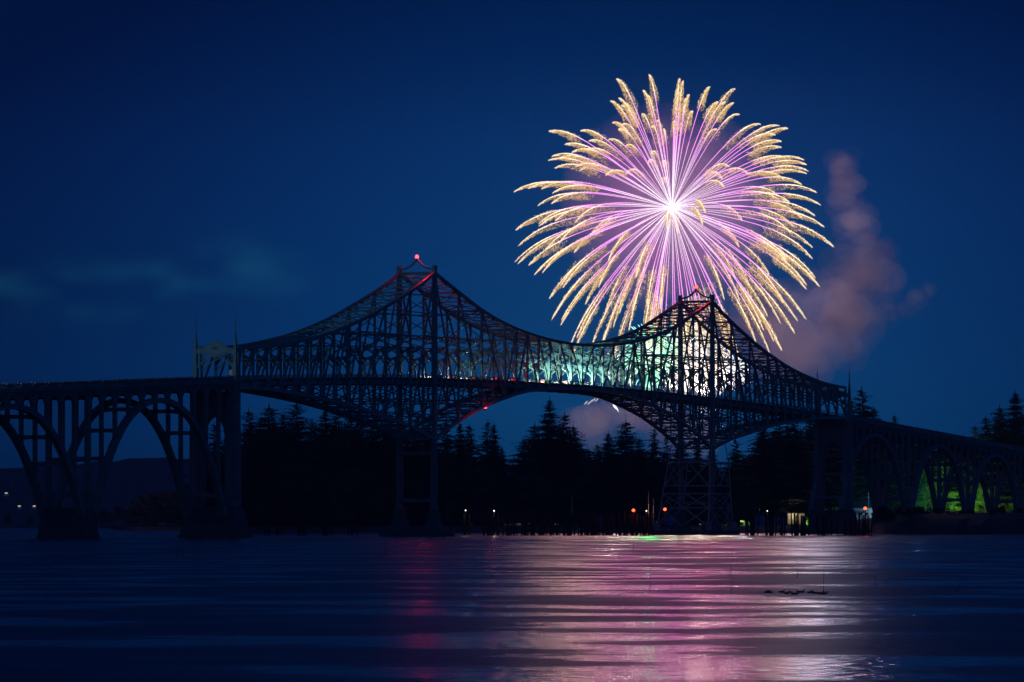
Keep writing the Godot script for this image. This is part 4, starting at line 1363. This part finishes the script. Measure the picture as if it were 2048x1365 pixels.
func burst(o: Node3D, count: int, radius: float, drop: float, core: Array, tail_from: float, tail_wide: float, grains: int, gold: Array, thick: float, spread := 1.0) -> void:
	for i in count:
		var y := 1.0 - 2.0 * (i + 0.5) / count
		var a := i * 2.39996 + rng.randf_range(-0.4, 0.4)
		y = clampf(y + rng.randf_range(-0.12, 0.12), -0.99, 0.99)
		var r := sqrt(1.0 - y * y)
		var n := Vector3(cos(a) * r, y, sin(a) * r)
		if grains > 100: n = Vector3(n.x, n.y, n.z * 0.72).normalized()
		var reach := radius * rng.randf_range(1.0 - 0.16 * spread, 1.05)
		var fall := drop * rng.randf_range(0.85, 1.15)
		var pts := []
		var rad := []
		var col := []
		var steps := 20
		for k in steps + 1:
			var u := float(k) / steps
			var rho := reach * (1.0 - exp(-1.35 * u)) / (1.0 - exp(-1.35))
			pts.append(n * rho - Vector3(0, fall * pow(u, 2.5), 0))
			rad.append(thick * (0.35 + 0.65 * smoothstep(0.0, 0.5, u)) * (1.0 + 0.7 * smoothstep(0.5, 0.7, u)) * (1.0 if u < 0.72 else lerpf(1.0, 0.07, (u - 0.72) / 0.28)))
			var c: Color = core[0].lerp(core[1], smoothstep(0.05, 0.45, u)).lerp(core[2], smoothstep(0.5, 0.72, u))
			col.append(c)
		var st := SurfaceTool.new()
		st.begin(Mesh.PRIMITIVE_TRIANGLES)
		tube(st, pts, rad, 4, col)
		var trail := put("star_trail", st.commit(), M.trail, o)
		if grains == 0: continue
		st = SurfaceTool.new()
		st.begin(Mesh.PRIMITIVE_TRIANGLES)
		var from := tail_from + rng.randf_range(-0.1, 0.1)
		var many := int(grains * rng.randf_range(0.45, 1.15))
		var broad := tail_wide * rng.randf_range(0.65, 1.25)
		for k in many:
			var u := from + (0.985 - from) * pow(rng.randf(), 1.15)
			var f := u * steps
			var j := mini(int(f), steps - 1)
			var p: Vector3 = pts[j].lerp(pts[j + 1], f - j)
			var d: Vector3 = (pts[j + 1] - pts[j]).normalized()
			var age := (1.0 - u) / (1.0 - from)             # older grains have drifted farther down and apart
			var w := broad * (0.03 + 0.97 * pow(age, 0.85))
			var q := rng.randf()
			p += Vector3(rng.randf_range(-0.5, 0.5) * w, -q * w + 0.1 * w, rng.randf_range(-0.5, 0.5) * w)
			var c: Color = gold[0].lerp(gold[1], pow(q, 0.7))
			c = c * rng.randf_range(0.45, 1.15) if age > 0.25 else c.lerp(core[2], 0.5)
			c.a = 1.0
			spark(st, p, (d + Vector3(rng.randf_range(-0.35, 0.35), rng.randf_range(-0.7, 0.1), rng.randf_range(-0.35, 0.35))).normalized(), rng.randf_range(0.3, 0.75), rng.randf_range(0.07, 0.17), c)
		put("glitter_tail", st.commit(), M.glitter, trail)

func spray(o: Node3D, count: int, height: float, width: float, c0: Color, c1: Color, thick: float) -> void:   # a fountain of sparks from the ground
	for i in count:
		var a := rng.randf() * TAU
		var lean := rng.randf_range(0.0, 1.0)
		var h := height * rng.randf_range(0.45, 1.0)
		var out := Vector3(cos(a), 0, sin(a)) * width * lean
		var pts := []
		var rad := []
		var col := []
		for k in 9:
			var u := k / 8.0
			pts.append(out * u + Vector3(0, h * (1.55 * u - 0.75 * u * u), 0))
			rad.append(thick * lerpf(1.2, 0.25, u))
			col.append(c0.lerp(c1, u))
		var st := SurfaceTool.new()
		st.begin(Mesh.PRIMITIVE_TRIANGLES)
		tube(st, pts, rad, 4, col)
		put("spark_jet", st.commit(), M.trail, o)

func build_fireworks() -> void:
	rng.seed = 2024
	var o := thing("firework_burst", "huge round firework of pink white rays with drooping gold tips", "firework", at(1344, 415, 2700))
	burst(o, 185, 79.0, 13.5, [Color(1.0, 0.9, 1.0), Color(0.88, 0.27, 0.86), Color(1.0, 0.80, 0.55)], 0.52, 4.2, 560, [Color(1.0, 0.72, 0.36), Color(0.62, 0.36, 0.13)], 0.165)
	# hot heart of the shell
	var st := SurfaceTool.new()
	st.begin(Mesh.PRIMITIVE_TRIANGLES)
	for k in 16:
		var d := Vector3(rng.randfn(), rng.randfn(), rng.randfn()).normalized()
		spark(st, d * rng.randf_range(0.4, 3.0), d, rng.randf_range(0.8, 2.6), 0.15, Color(1.0, 0.96, 0.95))
	put("burst_heart", st.commit(), M.trail, o)
	omni(o, Vector3.ZERO, Color(0.95, 0.10, 0.72), 900.0, 14.0)
	for k in 6:
		var a := TAU * k / 6.0 + 0.3
		omni(o, Vector3(cos(a), sin(a), 0) * 30.0, Color(0.95, 0.10, 0.72), 600.0, 14.0)  # violet lights, centre and ring, added to tint the smoke between the rays
		omni(o, Vector3(cos(a + 0.5), sin(a + 0.5), 0) * 62.0, Color(1.0, 0.70, 0.68), 1100.0, 14.0)  # pink ring of added lights, warms the smoke and the water reflection
	omni(o, Vector3(70, 2, -12), Color(0.92, 0.88, 1.0), 3000.0, 12.0)  # pale light added to brighten the smoke plume
	o = thing("low_firework", "low green white burst behind the truss left of the farther tower", "firework", at(1301, 708, 2640), 0.0, "low fireworks behind the bridge")
	burst(o, 130, 19.0, 3.0, [Color(0.7, 1.0, 0.85), Color(0.14, 0.8, 0.42), Color(0.45, 1.0, 0.75)], 0.6, 0.8, 0, [], 0.16)
	omni(o, Vector3(0, 0, 4), Color(0.1, 1.0, 0.45), 1300.0, 3.0)
	o = thing("low_firework", "low silver white burst straight behind the farther tower", "firework", at(1398, 705, 2650), 0.0, "low fireworks behind the bridge")
	burst(o, 90, 17.0, 4.0, [Color(1.0, 0.95, 0.88), Color(0.9, 0.8, 0.66), Color(1.0, 0.9, 0.8)], 0.5, 1.0, 60, [Color(1.0, 0.9, 0.7), Color(0.8, 0.6, 0.4)], 0.11)
	omni(o, Vector3(0, -4, 6), Color(1.0, 0.93, 0.85), 2200.0, 3.0)
	o = thing("low_firework", "small white burst right of the farther tower above the deck", "firework", at(1472, 735, 2640), 0.0, "low fireworks behind the bridge")
	burst(o, 60, 8.5, 2.0, [Color(1.0, 1.0, 1.0), Color(0.85, 0.88, 0.95), Color(1.0, 0.95, 0.9)], 0.5, 0.6, 0, [], 0.18)
	omni(o, Vector3(0, 0, 3), Color(0.95, 0.95, 1.0), 500.0, 2.0)
	for q: Array in [[1342, 795, 44.0, 5.0, "tall pale fountain of sparks left of the farther tower"], [1405, 800, 50.0, 6.0, "tall cream fountain of sparks behind the farther tower"], [1372, 800, 34.0, 7.0, "shorter greenish fountain between the tall ones"], [1440, 790, 30.0, 6.0, "short white fountain right of the farther tower"], [1225, 775, 14.0, 9.0, "low white spray above the deck left of the green burst"], [1262, 775, 20.0, 8.0, "low cream spray under the green burst"]]:
		o = thing("spark_fountain", q[4], "firework", at(q[0], q[1], 2660), 0.0, "fountains of sparks behind the bridge")
		spray(o, 22, q[2], q[3], Color(1.0, 0.95, 0.85), Color(0.75, 0.95, 0.85) if q[0] < 1400 else Color(1.0, 0.85, 0.7), 0.15)
		omni(o, Vector3(0, 6, 3), Color(1.0, 0.93, 0.86), 700.0, 2.0)
	# stray falling sparks below the deck
	o = thing("falling_sparks", "feathery white sparks falling below the deck left of the pale flare", "firework", at(1188, 802, 2600), 0.0, "stray sparks under the deck")
	for k in 9:
		var p := Vector3(-4.5 + k * 0.75, -1.2 + k * 0.28 - rng.randf() * 1.2, 0)
		st = SurfaceTool.new()
		st.begin(Mesh.PRIMITIVE_TRIANGLES)
		tube(st, [p + Vector3(0.9, 1.2, 0), p + Vector3(0.3, 0.4, 0), p + Vector3(0, -0.5, 0)], [0.02, 0.12, 0.03], 4, [Color(0.5, 0.45, 0.4), Color(0.8, 0.7, 0.6), Color(0.5, 0.4, 0.35)])
		put("spark", st.commit(), M.trail, o)
	o = thing("falling_sparks", "pale flare dropping below the deck before the smoke", "firework", at(1230, 814, 2600), 0.0, "stray sparks under the deck")
	st = SurfaceTool.new()
	st.begin(Mesh.PRIMITIVE_TRIANGLES)
	tube(st, [Vector3(-1.0, 1.0, 0), Vector3(0, 0, 0), Vector3(1.2, -1.3, 0), Vector3(2.0, -3.0, 0)], [0.15, 0.6, 0.35, 0.05], 6, [Color(1, 1, 1), Color(1, 1, 1), Color(0.7, 0.7, 0.8), Color(0.3, 0.3, 0.4)])
	put("flare", st.commit(), M.trail, o)

func puff(o: Node3D, x: float, y: float, z: float, rx: float, ry: float, density: float, albedo: Color) -> void:
	var f := FogVolume.new()
	f.name = "puff"
	f.shape = RenderingServer.FOG_VOLUME_SHAPE_ELLIPSOID
	var k := z / F
	f.size = Vector3(rx * 2.0 * k, ry * 2.0 * k, (rx + ry) * k)
	var m := FogMaterial.new()
	m.density = density
	m.albedo = albedo
	f.material = m
	o.add_child(f, true)
	f.position = at(x, y, z)
	f.rotation.z = rng.randf_range(-0.5, 0.5)

func bank(called: String, label: String, path: Array, each: int, z: float, density: float, albedo: Color) -> void:
	var o := Node3D.new()
	o.name = numbered(called)
	add_child(o)
	tag(o, label, "smoke", "drifting firework smoke", "stuff")
	for q: Array in path:
		for k in each:
			var r: float = q[2] * rng.randf_range(0.2, 0.85)
			puff(o, q[0] + rng.randfn() * q[2] * 0.5, q[1] + rng.randfn() * q[2] * 0.5, z + rng.randf_range(-60, 60), r * rng.randf_range(0.8, 1.5), r, density * rng.randf_range(0.4, 1.6), albedo)

func build_smoke() -> void:
	rng.seed = 909
	var c := Color(0.985, 0.985, 0.99)
	bank("smoke_plume", "pale mauve smoke column drifting right of the firework", [[1684, 332, 30], [1690, 385, 34], [1712, 440, 38], [1736, 500, 44], [1728, 560, 50], [1690, 610, 56]], 22, 2820, 0.0062, c)
	bank("smoke_bank", "broad grey smoke bank above the right side span", [[1660, 640, 62], [1600, 660, 66], [1545, 640, 60], [1700, 690, 52], [1620, 720, 56], [1540, 700, 60], [1500, 620, 52]], 15, 2800, 0.0042, c)
	bank("smoke_wisp", "thin smoke wisp curling out to the right", [[1775, 625, 26], [1805, 612, 24], [1838, 600, 20], [1862, 580, 16]], 14, 2820, 0.005, c)
	bank("smoke_bank", "low grey smoke under the main arch right of the tallest spruce", [[1180, 850, 44], [1225, 840, 50], [1270, 830, 54], [1320, 850, 54], [1380, 870, 54]], 9, 2760, 0.005, c)
	bank("smoke_bank", "bright smoke glowing among the low fireworks", [[1270, 720, 40], [1320, 730, 48], [1375, 720, 52], [1420, 740, 50], [1465, 745, 40], [1400, 780, 44], [1330, 780, 40]], 5, 2690, 0.010, c)
	var o := Node3D.new()
	o.name = "burst_smoke"
	add_child(o)
	tag(o, "violet lit smoke filling the heart of the round firework", "smoke", "drifting firework smoke", "stuff")
	for k in 9:
		var r := 80.0 + 19.0 * k
		puff(o, 1346 + rng.randf_range(-16, 16), 424 + rng.randf_range(-14, 14), 2705, r, r * 0.92, 0.0005, Color(0.97, 0.97, 0.99))

func _ready() -> void:
	turn = atan2(UZ, UX)
	unit_box = BoxMesh.new()
	set_stage()
	make_materials()
	build_setting()
	build_truss()
	build_piers()
	build_approaches()
	build_trees()
	build_fireworks()
	build_smoke()
	build_beacons()
	build_traffic()
	build_waterfront()
	build_shore_things()
